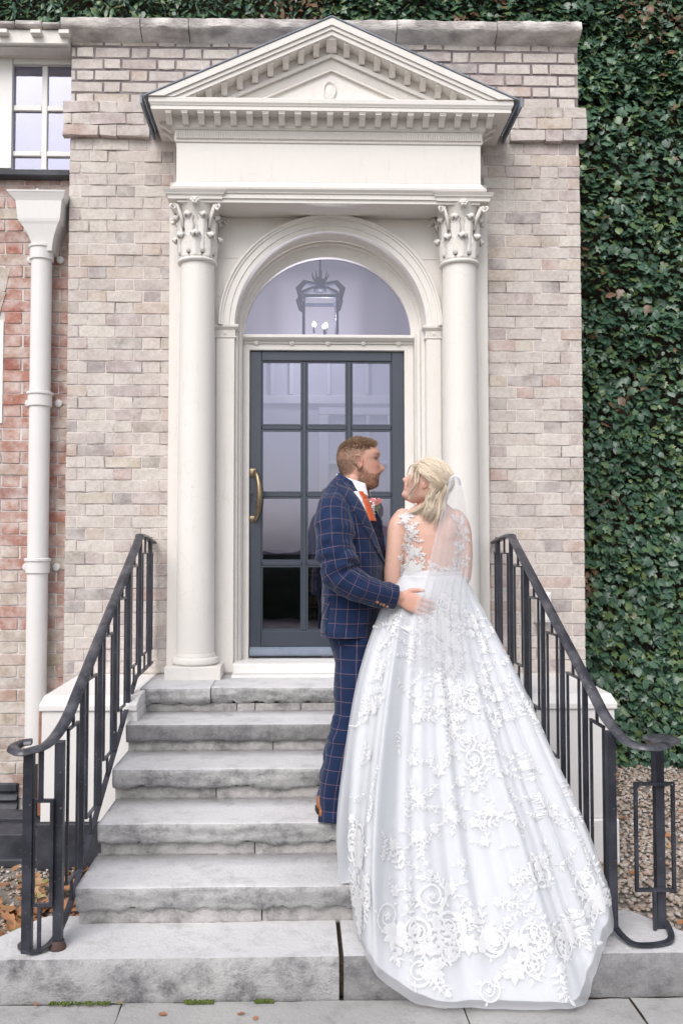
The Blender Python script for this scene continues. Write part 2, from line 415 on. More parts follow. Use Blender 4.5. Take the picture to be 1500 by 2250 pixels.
# ================================================================== THE FLIGHT OF STEPS
steps = thing('stone_steps', 'flight of worn grey stone steps rising to the glazed door', 'steps', (0, -1.3, 0))
jit = [(0, 0), (-.012, .01), (-.008, 0), (.004, .012), (-.006, -.006)]
for k in range(5):
    yf, zt = NOSE_Y[k], NOSE_Z[k]; th = .097 if k != 1 else .092
    yb = 0.06 if k == 0 else NOSE_Y[k-1] + .07
    b = MB(); x0, x1 = SX0 + jit[k][0], SX1 + jit[k][1]
    mats = [M_tread, M_nosing_dark if k == 1 else M_nosing]
    if k == 0:
        sp = X_(462, -.55, 1530)
        rough_slab(b, x0, sp, yf, yb, zt, th, .010, .018, .012, 1, .02); b.build('tread_slab', mats, steps, smooth=True)
        b = MB(); rough_slab(b, sp + .003, x1, yf + .006, yb, zt + .002, th, .013, .018, .014, 2, .03); b.build('tread_slab', mats, steps, smooth=True)
    else:
        rough_slab(b, x0, x1, yf, yb, zt, th, (.003 if k == 1 else .008), .018, .011 if k != 1 else .007, 3+k, .012)
        b.build('tread_slab', mats, steps, smooth=True)
    # riser stones under the slab
    zb = (NOSE_Z[k+1] if k < 5 else 0); cuts = {0: (520, 560, 660, 740, 900), 1: (600, 880), 2: (475, 900), 3: (560, 930), 4: (576, 860)}[k]
    xs = [x0 + .004] + [X_(c_, yf + .035, 1700) for c_ in cuts] + [x1 - .004]
    for a, c_ in zip(xs[:-1], xs[1:]):
        b = MB(); G = []
        zl, zh = zb - .01, zt - th + .004
        nx = max(2, int((c_-a)/.03)); off = .034 + rng.uniform(-.004, .006)
        for j in range(5):
            row = []
            for i in range(nx+1):
                x = a + .0025 + (c_-a-.005)*i/nx; z = zl + (zh-zl)*j/4
                e = .006 if i in (0, nx) or j == 0 else 0
                row.append((x, yf + off + e - .004*noise.fractal(Vector((x*12, z*12, k)), .8, 2, 4), z))
            G.append(row)
        G.append([(q[0], yf + off + .06, q[2]) for q in G[-1]]); G.insert(0, [(q[0], yf + off + .06, q[2]) for q in G[0]])
        b.grid(G, capends=False)
        h = len(G); w_ = nx+1
        b.add([g[0] for g in G], [tuple(range(h))]); b.add([g[-1] for g in G], [tuple(range(h))[::-1]])
        b.build('riser_stone', M_riser, steps, smooth=False)
# core fills behind the joints
b = MB()
for k in range(5):
    b.box(SX0 + .03, SX1 - .03, NOSE_Y[k] + .05, (.05 if k == 0 else NOSE_Y[k-1] + .049), -.02, NOSE_Z[k] - .012 if k else NOSE_Z[k] - .012)
b.build('mortar_bed', M_soil, steps)
# bottom step: two wide slabs with cut-off back corners
gx = X_(750, -2.12, 2140)
def bottom_slab(x0, x1, sgn):
    b = MB(); n = 48; zt = NOSE_Z[5]; G = []
    prof = [(.010, 0), (.004, .012), (0, .03), (-.003, .07), (0, .11), (.006, .16)]
    for i in range(n+1):
        x = x0 + (x1-x0)*i/n; ex = -x if sgn < 0 else x
        yb = -1.74
        lim = 1.215
        if ex > lim: yb = -1.74 - (ex - lim)*1.45
        r = 1.0
        yf = -2.12
        if ex > 1.33: yf = -2.12 + (ex-1.33)**2*6
        row = [(x, max(yb, yf+.02), zt + .002*nz((x*5, 1, 2)))]
        for t in (.33, .66, .9): row.append((x, yb + (yf-yb)*t + .02*t, zt + .003*nz((x*6, t*4, 5))))
        for (o, dz) in prof:
            d = noise.fractal(Vector((x*11, dz*20, 4)), .8, 2, 4)*.006
            row.append((x, yf + o - d, zt - dz))
        G.append(row)
    b.grid(G); w = len(G[0])
    b.m = [0 if (q % (w-1)) < 4 else 1 for q in range(len(b.f))]
    e0 = [q for q in G[0]] + [(G[0][0][0], G[0][0][1], -.01)]; e1 = [q for q in G[-1]] + [(G[-1][0][0], G[-1][0][1], -.01)]
    b.mi = 1; b.add(e0, [tuple(range(len(e0)))]); b.add(e1, [tuple(range(len(e1)))[::-1]])
    bk = [[(r_[0][0], r_[0][1], r_[0][2]), (r_[0][0], r_[0][1], -.01)] for r_ in G]; b.grid(bk)
    return b.build('bottom_slab', [M_tread, M_nosing_dark if sgn > 0 else M_nosing], steps, smooth=True, auto=50)
bottom_slab(-1.40, gx - .009, -1); bottom_slab(gx + .009, 1.44, 1)
MB().box(gx - .012, gx + .012, -2.09, -1.74, -.01, .11).build('moss_joint', M_soil, steps)
b = MB()
for px0, px1, py in ((110, 245, 2199), (405, 470, 2201), (560, 600, 2200)):
    a = P(px0, py, -2.135).x; c_ = P(px1, py, -2.135).x
    for i in range(110):
        x = rng.uniform(a, c_); r = rng.uniform(.002, .0055)
        b.lathe([(r, -.004), (r*.8, r*.5), (.001, r*.8)], x, -2.136 + rng.uniform(-.012, .006), 5)
tag(b.build('moss_tuft', M_moss), 'strip of green moss at the foot of the bottom stone step', 'moss', kind='stuff')

# ================================================================== PODIUM (painted side walls of the landing)
def podium(sgn, label):
    t = thing('podium_wall', label, 'wall', (sgn*1.3, -.4, 0))
    if sgn < 0: x0, x1 = X_(90, -.78, 1700), SX0 + .03
    else: x0, x1 = SX1 - .03, X_(1350, -.78, 1600)
    zc = Z_(1546, -.78)
    b = MB(); b.box(x0, x1, -.78, .06, .215, zc - .035); b.build('painted_wall', M_white_paint, t, bevel=.006)
    b = MB(); o = .012
    b.prism([(-.78-o, zc-.034), (-.78-o, zc), (-.70, zc+.035), (.05, zc+.04), (.05, zc-.034)], lambda q, k: ((x0-o if sgn < 0 else x0) if k == 0 else (x1 if sgn < 0 else x1+o), q[0], q[1]))
    b.build('cap', M_white_paint, t, bevel=.006)
    MB().box(x0-.012 if sgn < 0 else x0, x1 if sgn < 0 else x1+.012, -.798, .06, -.03, .214).build('black_plinth', M_blackpaint if sgn < 0 else M_white_paint, t, bevel=.008)
    return t
podium(-1, 'white painted podium wall with black base beside the downpipe')
podium(1, 'white painted podium wall beside the ivy and gravel')
# rust stain strip down the podium corner by the pipe is a rusted steel angle
b = MB(); x0 = X_(90, -.78, 1700); b.box(x0 - .016, x0 - .001, -.775, -.70, .25, Z_(1560, -.78))
tag(b.build('rusted_angle', M_plain('rust', (.23,.10,.055), (.42,.30,.24), 18, .9, .2, .6, 60, stretch=(1,1,.3))), 'rust brown steel angle between the downpipe and white podium', 'angle iron')
# ================================================================== BRICKWORK
def brick_meshes(L, H, mat, n=5, D=.05, rough=.0022):
    out = []
    for k in range(n):
        b = MB(); c = .0026; j = lambda a=rough: rng.uniform(-a, a)
        x, z = L/2, H/2
        fr = [(-x+c+j(), j(.0012), -z+c+j()), (j(), j(.0015)-.0006, -z+c*.6+j(.001)), (x-c+j(), j(.0012), -z+c+j()), (x-c+j(), j(.0012), z-c+j()), (j(), j(.0015)-.0006, z-c*.6+j(.001)), (-x+c+j(), j(.0012), z-c+j())]
        md = [(-x+j(), c, -z+j()), (j(), c, -z+j()), (x+j(), c, -z+j()), (x+j(), c, z+j()), (j(), c, z+j()), (-x+j(), c, z+j())]
        bk = [(q[0], D, q[2]) for q in md]
        b.add(fr + md + bk, [(0,1,4,5), (1,2,3,4)] + [(i, (i+1) % 6 + 0, 6+(i+1) % 6, 6+i)[::-1] for i in range(6)] + [(6+i, 6+(i+1) % 6, 12+(i+1) % 6, 12+i)[::-1] for i in range(6)])
        out.append(b.mesh('brick', mat))
    return out
def lay_course(x0, x1, z, H, row, Y, bond=(.2235, .1085), joint=.007, start=0.0):
    """Flemish bond from x0 to x1 -> list of (xc, L, z, Y)"""
    out = []; s, h = bond; per = s + h + 2*joint
    off = (0 if row % 2 == 0 else per/2) + start
    x = x0 - ((off) % per); k = 0; st = True
    while x < x1:
        L = s if st else h; a, c_ = max(x, x0), min(x + L, x1)
        if c_ - a > .028: out.append(((a+c_)/2, c_-a, z, Y))
        x += L + joint; st = not st
    return out
def put_bricks(lst, H, mat, parent, matA=None, limit=300, rough=.0022, inset=.0):
    bank = {}
    def get(L):
        key = round(L / .012) * .012
        if key not in bank: bank[key] = brick_meshes(key, H, mat, 4, .05, rough)
        return rng.choice(bank[key]), key
    lst = sorted(lst, key=lambda q: -q[1])
    for xc, L, z, Y in lst[:limit]:
        me, key = get(L)
        o = link('brick', me, parent, (xc, Y + rng.uniform(-.004, .0025), z)); o.scale = (L/key, 1, 1)
        o.rotation_euler = (0, R(rng.uniform(-.35, .35)), 0)
    rest = lst[limit:]
    if rest:
        V = []; Fq = []; T = []
        for xc, L, z, Y in rest:
            me, key = get(L); b0 = len(V); r = rng.random(); dy = rng.uniform(-.0025, .0025)
            for v in me.vertices: V.append((xc + v.co.x*L/key, Y + dy + v.co.y, z + v.co.z)); T.append(r)
            for p in me.polygons: Fq.append([b0 + i for i in p.vertices])
        me = fill_mesh('small_bricks', V, Fq, matA, False, col=np.array(T)); o = link('small_bricks', me, parent); o['kind'] = 'stuff'

# ---- porch (projecting brick bay that carries the doorcase)
PXL, PXR = X_(147, 0, 900), X_(1279, 0, 900)
ZTOP = Z_(78, 0, 300)
porch = thing('brick_porch', 'projecting porch of pale weathered brick that frames the cream doorcase', 'building', (0, .3, 0))
OPL, OPR = X_(372, 0, 900), X_(1070, 0, 900)          # the doorcase covers this stretch
b = MB()
ZSP = Z_(236, 0); b.box(PXL + .003, OPL + .03, .0032, 1.28, -.02, ZSP - .001); b.box(OPR - .03, PXR - .003, .0032, 1.28, -.02, ZSP - .001)
ZH = Z_(700, .0)
b.box(OPL + .031, OPR - .031, .0032, .30, Z_(480, 0), ZSP - .001)
wallm = b.build('masonry_core', M_mortar, porch)
wallt = MB().box(PXL + .003, PXR - .003, .006, 1.28, ZSP, ZTOP).build('parapet_core', M_mortar_dark, porch)
ZB0 = 0.0; H_C = .0757; HB = .0690
zcorb0, zcorb1 = Z_(306, 0), Z_(236, 0)
lst = []; corb = []; row = 0; z = ZTOP - HB/2 - .004
while z > .02:
    if zcorb0 < z < zcorb1:
        corb += [(q[0], q[1], q[2], -.038) for q in lay_course(PXL - .035, X_(330, 0, 300), z, HB, row, 0)]
        corb += [(q[0], q[1], q[2], -.038) for q in lay_course(X_(1118, 0, 300), PXR + .035, z, HB, row, 0)]
        lst += lay_course(X_(331, 0), OPL + .02, z, HB, row, 0) + lay_course(OPR - .02, X_(1117, 0), z, HB, row, 0)
    elif z > Z_(330, 0):
        lst += lay_course(PXL, PXR, z, HB, row, 0, start=.02)
    elif z > NOSE_Z[0] - .3:
        lst += lay_course(PXL, OPL + .012, z, HB, row, 0, start=.10)
        lst += lay_course(OPR - .012, PXR, z, HB, row, 0, start=.03)
    z -= H_C; row += 1
# keep only bricks that the pediment does not hide
def hidden_by_pediment(x, z):
    px, py = proj((x, 0, z)); e = 190 + abs(0)
    if py > 330: return False
    top = 30 + abs(px - 727) * .447
    return 345 < px < 1105 and py > top + 45
lst = [q for q in lst if not hidden_by_pediment(q[0], q[2])]
topb = [(q[0], q[1] - .007, q[2], q[3]) for q in lst if q[2] > zcorb1]; lst = [q for q in lst if q[2] <= zcorb1]
put_bricks(topb, .061, M_br_cream, wallt, M_br_creamA, 200, .003)
put_bricks(lst, HB, M_br_cream, wallm, M_br_creamA, 300 - len(topb))
for sgn, (a, c_) in ((-1, (PXL - .033, X_(330, 0, 300))), (1, (X_(1118, 0, 300), PXR + .033))):
    bb = MB(); bb.box(a, c_, -.030, .02, zcorb0 + .003, zcorb1 - .003); o = bb.build('corbel_band', M_render, porch)
    put_bricks([q for q in corb if (q[0] < 0) == (sgn < 0)], HB, M_br_cream, o, M_br_creamA, 60, .006)
# coping stones along the parapet
cuts = [133, 308, 414, 872, 1092, 1278]
for a, c_ in zip(cuts[:-1], cuts[1:]):
    x0, x1 = X_(a, -.09, 50), X_(c_, -.09, 50); zt = Z_(34 + (a+c_)/2*.009, -.09, (a+c_)/2); b = MB(); n = max(3, int((x1-x0)/.03)); G = []
    tilt = rng.uniform(-.006, .006)
    for i in range(n+1):
        x = x0 + .003 + (x1-x0-.006)*i/n; q = lambda j: .010*noise.fractal(Vector((x*9, j*1.3, a)), .8, 2, 4); tz = zt + tilt*(i/n-.5)
        G.append([(x, .34, tz-.11), (x, .34, tz+.03), (x, .0, tz + .01 + q(1)*.3), (x, -.080+q(2), tz - .002 + q(3)*.5), (x, -.092+q(4), tz-.012+q(5)*.4), (x, -.092+q(6), tz-.06+q(7)*.6), (x, -.082+q(6), tz-.072+q(7)*.6), (x, -.03, tz-.10), (x, .004, tz-.118)])
    b.grid(G); b.add(G[0], [tuple(range(9))]); b.add(G[-1], [tuple(range(9))[::-1]])
    b.build('coping_stone', M_coping, porch, smooth=True, auto=45)

# ---- house to the left (red brick, sash window, cornice)
HY = .10
house = thing('brick_house', 'red brick house wall with white sash window behind the downpipe', 'building', (-2.1, .4, 0))
hx0 = -2.75
b = MB(); b.box(hx0, PXL + .02, HY + .0045, 1.25, -.02, Z_(374, HY, 60)); hwall = b.build('masonry_core', M_mortar_red, house)
red = []; buff = []; z = Z_(395, HY, 60); row = 0
while z > Z_(1745, HY, 60):
    py = proj((-1.85, HY, z))[1]
    L = lay_course(hx0 + .5, PXL - .004, z, HB, row, HY, joint=.012, start=.06)
    for q in L:
        r = rng.random()
        isbuff = (py > 1395 and r < .8) or (py > 1120 and r < .14) or (row == 3)
        (buff if isbuff else red).append(q)
    z -= H_C; row += 1
def off_arch(q):
    px, py = proj((q[0] + q[1]/2, HY, q[2])); return not (px < 24 and 570 < py < 930) and px > -60
red = [q for q in red if off_arch(q)]; buff = [q for q in buff if off_arch(q)]
put_bricks(red, HB, M_br_red, hwall, None, 300, .0035); put_bricks(buff, HB, M_br_buff, hwall, None, 300, .0035)
# gauged arch fragment and lower window at the frame edge
for k, (ya, yb_) in enumerate(((590, 640), (642, 690))):
    b = MB(); p = [P(-40, ya - 12, HY-.004), P(24 - k*10, ya, HY-.004), P(12 - k*12, yb_, HY-.004), P(-40, yb_ + 4, HY-.004)]
    b.prism([(q.x, q.z) for q in p], lambda q, k_: (q[0], HY - .006 if k_ == 0 else HY + .04, q[1])); b.build('arch_voussoir', M_br_buff, house, bevel=.003)
b = MB(); b.box(hx0, X_(3, HY), HY - .008, HY + .03, Z_(930, HY, 0), Z_(705, HY, 0)); b.build('window_frame', M_sash, house)
# sash window
wz0, wz1 = Z_(371, HY, 60), Z_(128, HY, 60)
win = MB(); xa = X_(28, HY, 250); xb = PXL - .004
def bar(x0, x1, z0, z1, y0=HY+.012, y1=HY+.05): return MB().cbox(x0, x1, y0, y1, z0, z1, .004)
wn_ = link('sash_window', MB().box(hx0, X_(27.4, HY, 250), HY - .01, HY + .06, wz0, wz1).mesh('sash_window', M_sash), house)
bar(xa, xb, Z_(141, HY, 60), wz1 + .002, HY - .006).build('top_rail', M_sash, wn_)
bar(X_(91, HY, 250), X_(103, HY, 250), wz0, Z_(141.4, HY, 60)).build('glazing_bar', M_sash, wn_)
for pa, pb in ((229, 241), (330, 341)):
    bar(xa, X_(90.6, HY, 250), Z_(pb, HY, 60), Z_(pa, HY, 60)).build('glazing_bar', M_sash, wn_)
    bar(X_(103.4, HY, 250), xb, Z_(pb, HY, 60), Z_(pa, HY, 60)).build('glazing_bar', M_sash, wn_)
for (xl, xr) in ((xa, X_(91, HY, 250)), (X_(103, HY, 250), xb)):
    for (pa, pb) in ((141, 229), (241, 330), (341, 371)):
        MB().box(xl, xr, HY + .03, HY + .034, Z_(pb, HY, 60), Z_(pa, HY, 60)).build('pane', M_house_glass, wn_)
# dark curtain inside
MB().box(hx0, PXL - .006, HY+.06, HY+.6, wz1 + .001, wz1 + .02).build('room_ceiling', M_room, house)
MB().box(hx0, PXL + .01, HY+.55, HY+.56, wz0 - .3, wz1 + .1).build('room_back', M_room, house)
b = MB(); G = []
for j in range(14):
    t = j/13; z = Z_(243, HY+.12, 45) + (wz0 - .1 - Z_(243, HY+.12, 45))*t
    G.append([(X_(40 - 12*t, HY+.12, 300) + u*(.015 + .17*t**.8), HY + .12 + .015*math.sin(u*22 + t*3), z) for u in np.linspace(0, 1, 24)])
b.grid(G); b.build('curtain', M_plain('dark_curtain', (.10,.09,.085), (.07,.06,.06), 5, .9, .1, 0), house, smooth=True)
MB().cbox(hx0, PXL - .006, HY - .075, HY + .05, Z_(386, HY-.07, 60), Z_(372, HY-.07, 60), .006).build('window_sill', M_blackpaint, house)
# boxed cornice
zc0, zc1 = Z_(96, HY-.16, 60), Z_(64, HY-.16, 60)
MB().cbox(hx0, PXL - .002, HY - .16, HY + .05, zc0, zc1, .006).build('cornice', M_cream_paint, house)
b = MB(); b.prism([(HY-.13, zc0-.004), (HY-.05, Z_(122, HY-.05, 60)), (HY+.01, wz1+.003), (HY+.05, wz1+.003), (HY+.05, zc0-.004)], lambda q, k: (hx0 if k == 0 else PXL - .002, q[0], q[1])); b.build('cornice_bed', M_cream_paint, house)
for a in (4, 78, 140):
    x = X_(a, HY-.2, 68); MB().cbox(x - .03, x + .035, HY - .205, HY - .161, Z_(73, HY-.2, 60), Z_(64, HY-.2, 60), .003).build('cornice_block', M_cream_paint, house)
for a, c_ in ((-90, 32), (33, 92), (93, 131)):
    x0, x1 = X_(a, HY-.19, 50), X_(c_, HY-.19, 50)
    MB().cbox(x0+.002, x1-.002, HY - .195, HY + .2, zc1 + .004, Z_(46, HY-.19, 60) + rng.uniform(-.005,.005), .008).build('coping_stone', M_coping, house)

# ---- downpipe with hopper head
PYc = HY - .085
pipe = thing('downpipe', 'pale cast iron downpipe with hopper head beside the red brick wall', 'downpipe', (X_(90, PYc), PYc, 0))
def pipe_x(py): return X_(88 - (py - 560) * .0205, PYc, py)
r = .5 * (X_(111, PYc, 800) - X_(66, PYc, 800))
px_, pz = X_(78, PYc, 1200), None
cx = X_(88, PYc, 900) - .0; b = MB()
z0, z1 = .05, Z_(545, PYc, 88)
b.lathe([(r, .30), (r, z1)], cx, PYc, 32, cap=False); b.build('pipe', M_pipe, pipe, smooth=True)
for py in (560, 880, 1245):
    zz = Z_(py, PYc, 88); b = MB()
    b.lathe([(r+.001, zz-.045), (r+.010, zz-.038), (r+.010, zz+.03), (r+.018, zz+.036), (r+.018, zz+.05), (r+.004, zz+.056)], cx, PYc, 32, cap=False)
    b.build('collar', M_pipe, pipe, smooth=True, auto=40)
    for sg in (-1, 1):
        b = MB(); b.lathe([(.001, 0), (.024, .0), (.026, .004), (.022, .010), (.001, .014)], 0, 0, 18)
        b.v = [(cx + sg*(r+.030) + q[0], HY - .004 - q[2], zz - .005 + q[1]) for q in b.v]; b.build('fixing_ear', M_pipe, pipe, smooth=True, auto=40)
b = MB(); b.lathe([(r+.006, .02), (r+.006, .33), (r-.002, .335)], cx, PYc, 28); b.build('shoe', M_blackpaint, pipe, smooth=True, auto=40)
hz = lambda py: Z_(py, PYc - .1, 85)
b = MB(); hw = lambda a, c_: ((X_(a, PYc-.12, 450)), (X_(c_, PYc-.12, 450)))
sec = [(545, 66, 110, .00), (532, 66, 112, .01), (515, 60, 116, .025), (490, 46, 126, .05), (484, 40, 130, .06), (478, 38, 132, .065), (440, 34, 136, .075), (434, 28, 141, .085), (424, 18, 145, .105), (419, 16, 146, .11)]
Gs = []
for (py, xa_, xb_, d) in sec:
    x0, x1 = X_(xa_, PYc - .1, py), X_(xb_, PYc - .1, py); z = hz(py); yf = PYc - r*.9 - d*.55
    Gs.append([(x0, HY-.002, z), (x0, yf, z), (x1, yf, z), (x1, HY-.002, z)])
b.grid(Gs); b.add(Gs[0], [(0,1,2,3)]); b.add([(q[0], q[1], q[2]-.012) for q in Gs[-1]], [(0,1,2,3)]); b.build('hopper_head', M_pipe, pipe, bevel=.003)
st = MB(); st.tube([(X_(78, PYc, 400), HY - .03, hz(425)), (X_(77, PYc, 400), HY - .05, hz(405)), (X_(78, PYc, 400), HY - .03, hz(392))], [.028, .024, .008], 10)
tag(st.build('drain_stub', M_pipe, None, smooth=True), 'rounded white waste spout poking out above the hopper head', 'spout')
# louvred vent, drain box
vy = HY - .03
vent = thing('louvre_vent', 'black louvred air vent low in the red brick wall', 'vent', (X_(0, vy, 1800), vy, .3))
vx0, vx1 = X_(-130, vy, 1800), X_(37, vy, 1800)
MB().box(vx0, vx1, vy + .02, HY + .02, Z_(1880, vy, 20), Z_(1725, vy, 20)).build('vent_back', M_blackpaint, vent)
MB().cbox(vx0, vx1, vy - .012, vy + .02, Z_(1738, vy, 20), Z_(1722, vy, 20)).build('vent_frame', M_blackpaint, vent)
for k in range(7):
    zt = Z_(1745 + k*20, vy, 20); b = MB(); b.prism([(vy-.012, zt-.034), (vy-.008, zt-.034), (vy+.022, zt), (vy+.016, zt)], lambda q, k_: (vx0 if k_ == 0 else vx1, q[0], q[1])); b.build('slat', M_blackpaint, vent)
bx = thing('drain_box', 'dark grey boxed drain surround on the ground below the downpipe', 'drain', (-1.5, -.45, 0))
Yb = -.70
dx1 = X_(64, Yb - .0, 1950)
MB().box(-2.6, dx1, Yb, -.52, -.03, .13).build('kerb_front', M_blackpaint, bx, bevel=.008)
MB().box(dx1, dx1 + .075, Yb + .001, -.05, -.03, .128).build('kerb_side', M_blackpaint, bx, bevel=.008)
MB().box(-2.6, dx1 + .09, Yb - .05, .09, -.035, .015).build('kerb_base', M_blackpaint, bx, bevel=.01)
MB().box(-2.6, dx1 - .1, -.50, -.34, .13, .15).build('cover_lid', M_blackpaint, bx, bevel=.005)
# ================================================================== DOORCASE
dc = thing('doorcase', 'cream classical doorcase with two columns, arch and dentilled pediment', 'doorcase', (0, -.1, NOSE_Z[0]))
LZ = NOSE_Z[0]
cxw = 0.008     # centre line of the doorcase
# back panels: pilaster strips + spandrel wall with the arched opening
BY = -.055
bl0, bl1 = X_(371, BY, 900), X_(517, BY, 900); br0, br1 = X_(921, BY, 900), X_(1072, BY, 900)
zs = Z_(717, BY)                      # springing line
ro = .5*(X_(935, BY, 717) - X_(516, BY, 717)); acx = .5*(X_(935, BY, 717) + X_(516, BY, 717))
zent = Z_(470, BY)
FY = .14                               # plane of door and fanlight
def jamb(x0, x1):
    b = MB(); b.box(x0, x1, BY, FY + .02, LZ, zs - .0); return b.build('jamb_panel', M_cream_paint, dc)
jamb(bl0, acx - ro); jamb(acx + ro, br1)
# spandrel: outline with half-round cut, extruded (front face, soffit)
b = MB(); n = 48; zt = Z_(404, BY) ; arc = [(acx - ro*math.cos(math.pi*i/n), zs + ro*math.sin(math.pi*i/n)) for i in range(n+1)]
V = []; Fq = []
top = [(bl0 + (br1-bl0)*i/n, zt) for i in range(n+1)]
for y in (BY, FY + .02):
    V += [(q[0], y, q[1]) for q in arc] + [(q[0], y, q[1]) for q in top]
m2 = 2*(n+1)
for i in range(n):
    Fq.append((i, i+1, n+1+i+1, n+1+i)); Fq.append((i+1, i, m2+i, m2+i+1))
Fq.append((0, n+1, n+1)) if False else None
Vl = [(bl0, BY, zs), (acx-ro, BY, zs)]; 
b.add(V, Fq)
b.add([(bl0, BY, zs), (acx-ro, BY, zs), (bl0, BY, zt)], [(0,1,2)]); b.add([(acx+ro, BY, zs), (br1, BY, zs), (br1, BY, zt)], [(0,1,2)])
b.build('spandrel', M_cream_paint, dc)
b = MB(); b.box(bl0 - .004, bl0 - .0005, BY + .01, .02, LZ, zt); b.box(br1 + .0005, br1 + .004, BY + .01, .02, LZ, zt); b.build('edge_bead', M_cream_paint, dc)
for py in (484, 568, 652):
    for (a, c_) in ((475, 640 if py == 484 else 530), (800 if py == 484 else 915, 962)):
        pass
# horizontal board joints on the spandrel (real shallow battens)
for py, xa_, xb_ in ((482, 480, 600), (482, 830, 958), (566, 475, 522), (566, 918, 960), (651, 474, 487), (651, 962, 966)):
    b = MB(); x0, x1 = X_(xa_, BY, py), X_(xb_, BY, py); b.cbox(x0, x1, BY - .0035, BY + .001, Z_(py + 3, BY), Z_(py, BY), .001); b.build('board_edge', M_cream_paint, dc)
def arch_band(prof, r0, y0, name, mat, parent, zs_, ax, n=56):
    """prof: (dr, dy) outline swept round the half circle"""
    b = MB(); G = []
    for i in range(n+1):
        a = math.pi*i/n; G.append([(ax - (r0+d)*math.cos(a), y0 + y, zs_ + (r0+d)*math.sin(a)) for d, y in prof])
    b.grid(G); return b.build(name, mat, parent, smooth=True, auto=35)
rout = .5*(X_(972, BY-.03, 717) - X_(478, BY-.03, 717))
w_ = rout - ro
arch_band([(0, .02), (0, -.020), (w_*.30, -.020), (w_*.32, -.027), (w_*.68, -.027), (w_*.70, -.035), (w_*.80, -.036), (w_*.86, -.046), (w_*.95, -.046), (w_, -.036), (w_, .0)], ro, BY, 'archivolt', M_cream_paint, dc, zs, acx)
# imposts and pilaster strips under the arch
for sg in (-1, 1):
    if sg < 0: x0, x1 = X_(474, BY, 730), acx - ro
    else: x0, x1 = acx + ro, X_(968, BY, 730)
    z1 = zs + .006; z0 = Z_(745, BY)
    b = MB(); b.uband([(.004, z0), (.010, z0+.006), (.010, z0+.012), (.003, z0+.015), (.003, z1-.034), (.012, z1-.026), (.022, z1-.018), (.024, z1-.004), (.018, z1)], x0, x1, BY - .004, FY)
    b.build('impost', M_cream_paint, dc)
    zf0, zf1 = z0 + .017, z1 - .036; b = MB(); xm = (x0+x1)/2
    for k in range(12):
        x = x0 + (x1-x0)*(k+.5)/12
        if abs(x - xm) > .016: b.box(x-.0022, x+.0022, BY-.0105, BY-.006, zf0, zf1)
    b.build('fluting', M_cream_paint, dc)['kind'] = 'stuff'
    b = MB(); b.lathe([(.013, 0), (.013, .004), (.008, .005), (.006, .008), (.001, .009)], 0, 0, 16); b.v = [(xm + q[0], BY-.007-q[2], (zf0+zf1)/2 + q[1]) for q in b.v]; b.build('rosette', M_cream_paint, dc, smooth=True, auto=40)
    b = MB(); b.cbox(x0 + .004, x1 - .0, BY - .010, BY + .002, LZ + .012, z0 - .001, .003); b.build('pilaster_strip', M_cream_paint, dc)
# moulded door linings between pilaster strip and door
dx0, dx1 = X_(548, FY, 1100), X_(888, FY, 1100)
dz0, dz1 = Z_(1441, FY), Z_(771, FY)
for sg in (-1, 1):
    e = acx - ro if sg < 0 else acx + ro; d = dx0 if sg < 0 else dx1
    for k, (t0, t1, y) in enumerate(((0, .22, BY + .03), (.22, .42, BY + .07), (.42, .5, BY + .085), (.5, 1.0, FY - .035))):
        a, c_ = e + (d-e)*t0, e + (d-e)*t1
        b = MB(); b.cbox(min(a, c_), max(a, c_), y, FY + .03, LZ + .06, Z_(757, FY) if k == 3 else zs - .02, .003); b.build('door_lining', M_cream_paint, dc)
# threshold block
b = MB(); tz = Z_(1447, -.10); b.box(acx - ro - .004, acx + ro + .004, -.20, FY + .03, LZ - .005, LZ + .012); b.build('threshold_base', M_white_paint, dc, bevel=.004)
b = MB(); b.box(acx - ro + .001, acx + ro - .001, -.13, FY + .06, LZ + .0125, dz0 - .012); b.build('threshold', M_white_paint, dc, bevel=.007)
# transom over the door
tx0, tx1 = acx - ro + .002, acx + ro - .002
za, zb_, zc_ = Z_(742, BY+.05), Z_(759, FY), Z_(729, BY + .05)
b = MB(); b.prism([(FY+.03, za), (FY-.05, za), (FY-.07, za+.008), (FY-.082, za+.018), (FY-.082, zc_-.006), (FY-.072, zc_), (FY+.03, zc_)], lambda q, k: (tx0 if k == 0 else tx1, q[0], q[1])); b.build('transom_rail', M_cream_paint, dc)
MB().box(tx0, tx1, FY - .045, FY + .03, zb_, za - .001).build('transom_frieze', M_cream_paint, dc)
b = MB(); nn = 74
ros = [X_(p, FY-.05, 750) for p in (563, 641, 720, 798, 875)]
for k in range(nn):
    x = tx0 + (tx1-tx0)*(k+.5)/nn
    if min(abs(x-q) for q in ros) > .017: b.box(x-.0032, x+.0032, FY-.0495, FY-.0452, zb_+.006, za-.006)
b.build('fluting', M_cream_paint, dc)['kind'] = 'stuff'
for x in ros:
    b = MB(); b.lathe([(.016, 0), (.016, .004), (.010, .005), (.007, .009), (.001, .010)], 0, 0, 18); b.v = [(x + q[0], FY-.046-q[2], (za+zb_)/2 + q[1]) for q in b.v]; b.build('rosette', M_cream_paint, dc, smooth=True, auto=40)
MB().cbox(dx0 - .02, dx1 + .02, FY - .036, FY + .03, dz1 - .004, zb_ - .001, .003).build('door_head', M_cream_paint, dc)

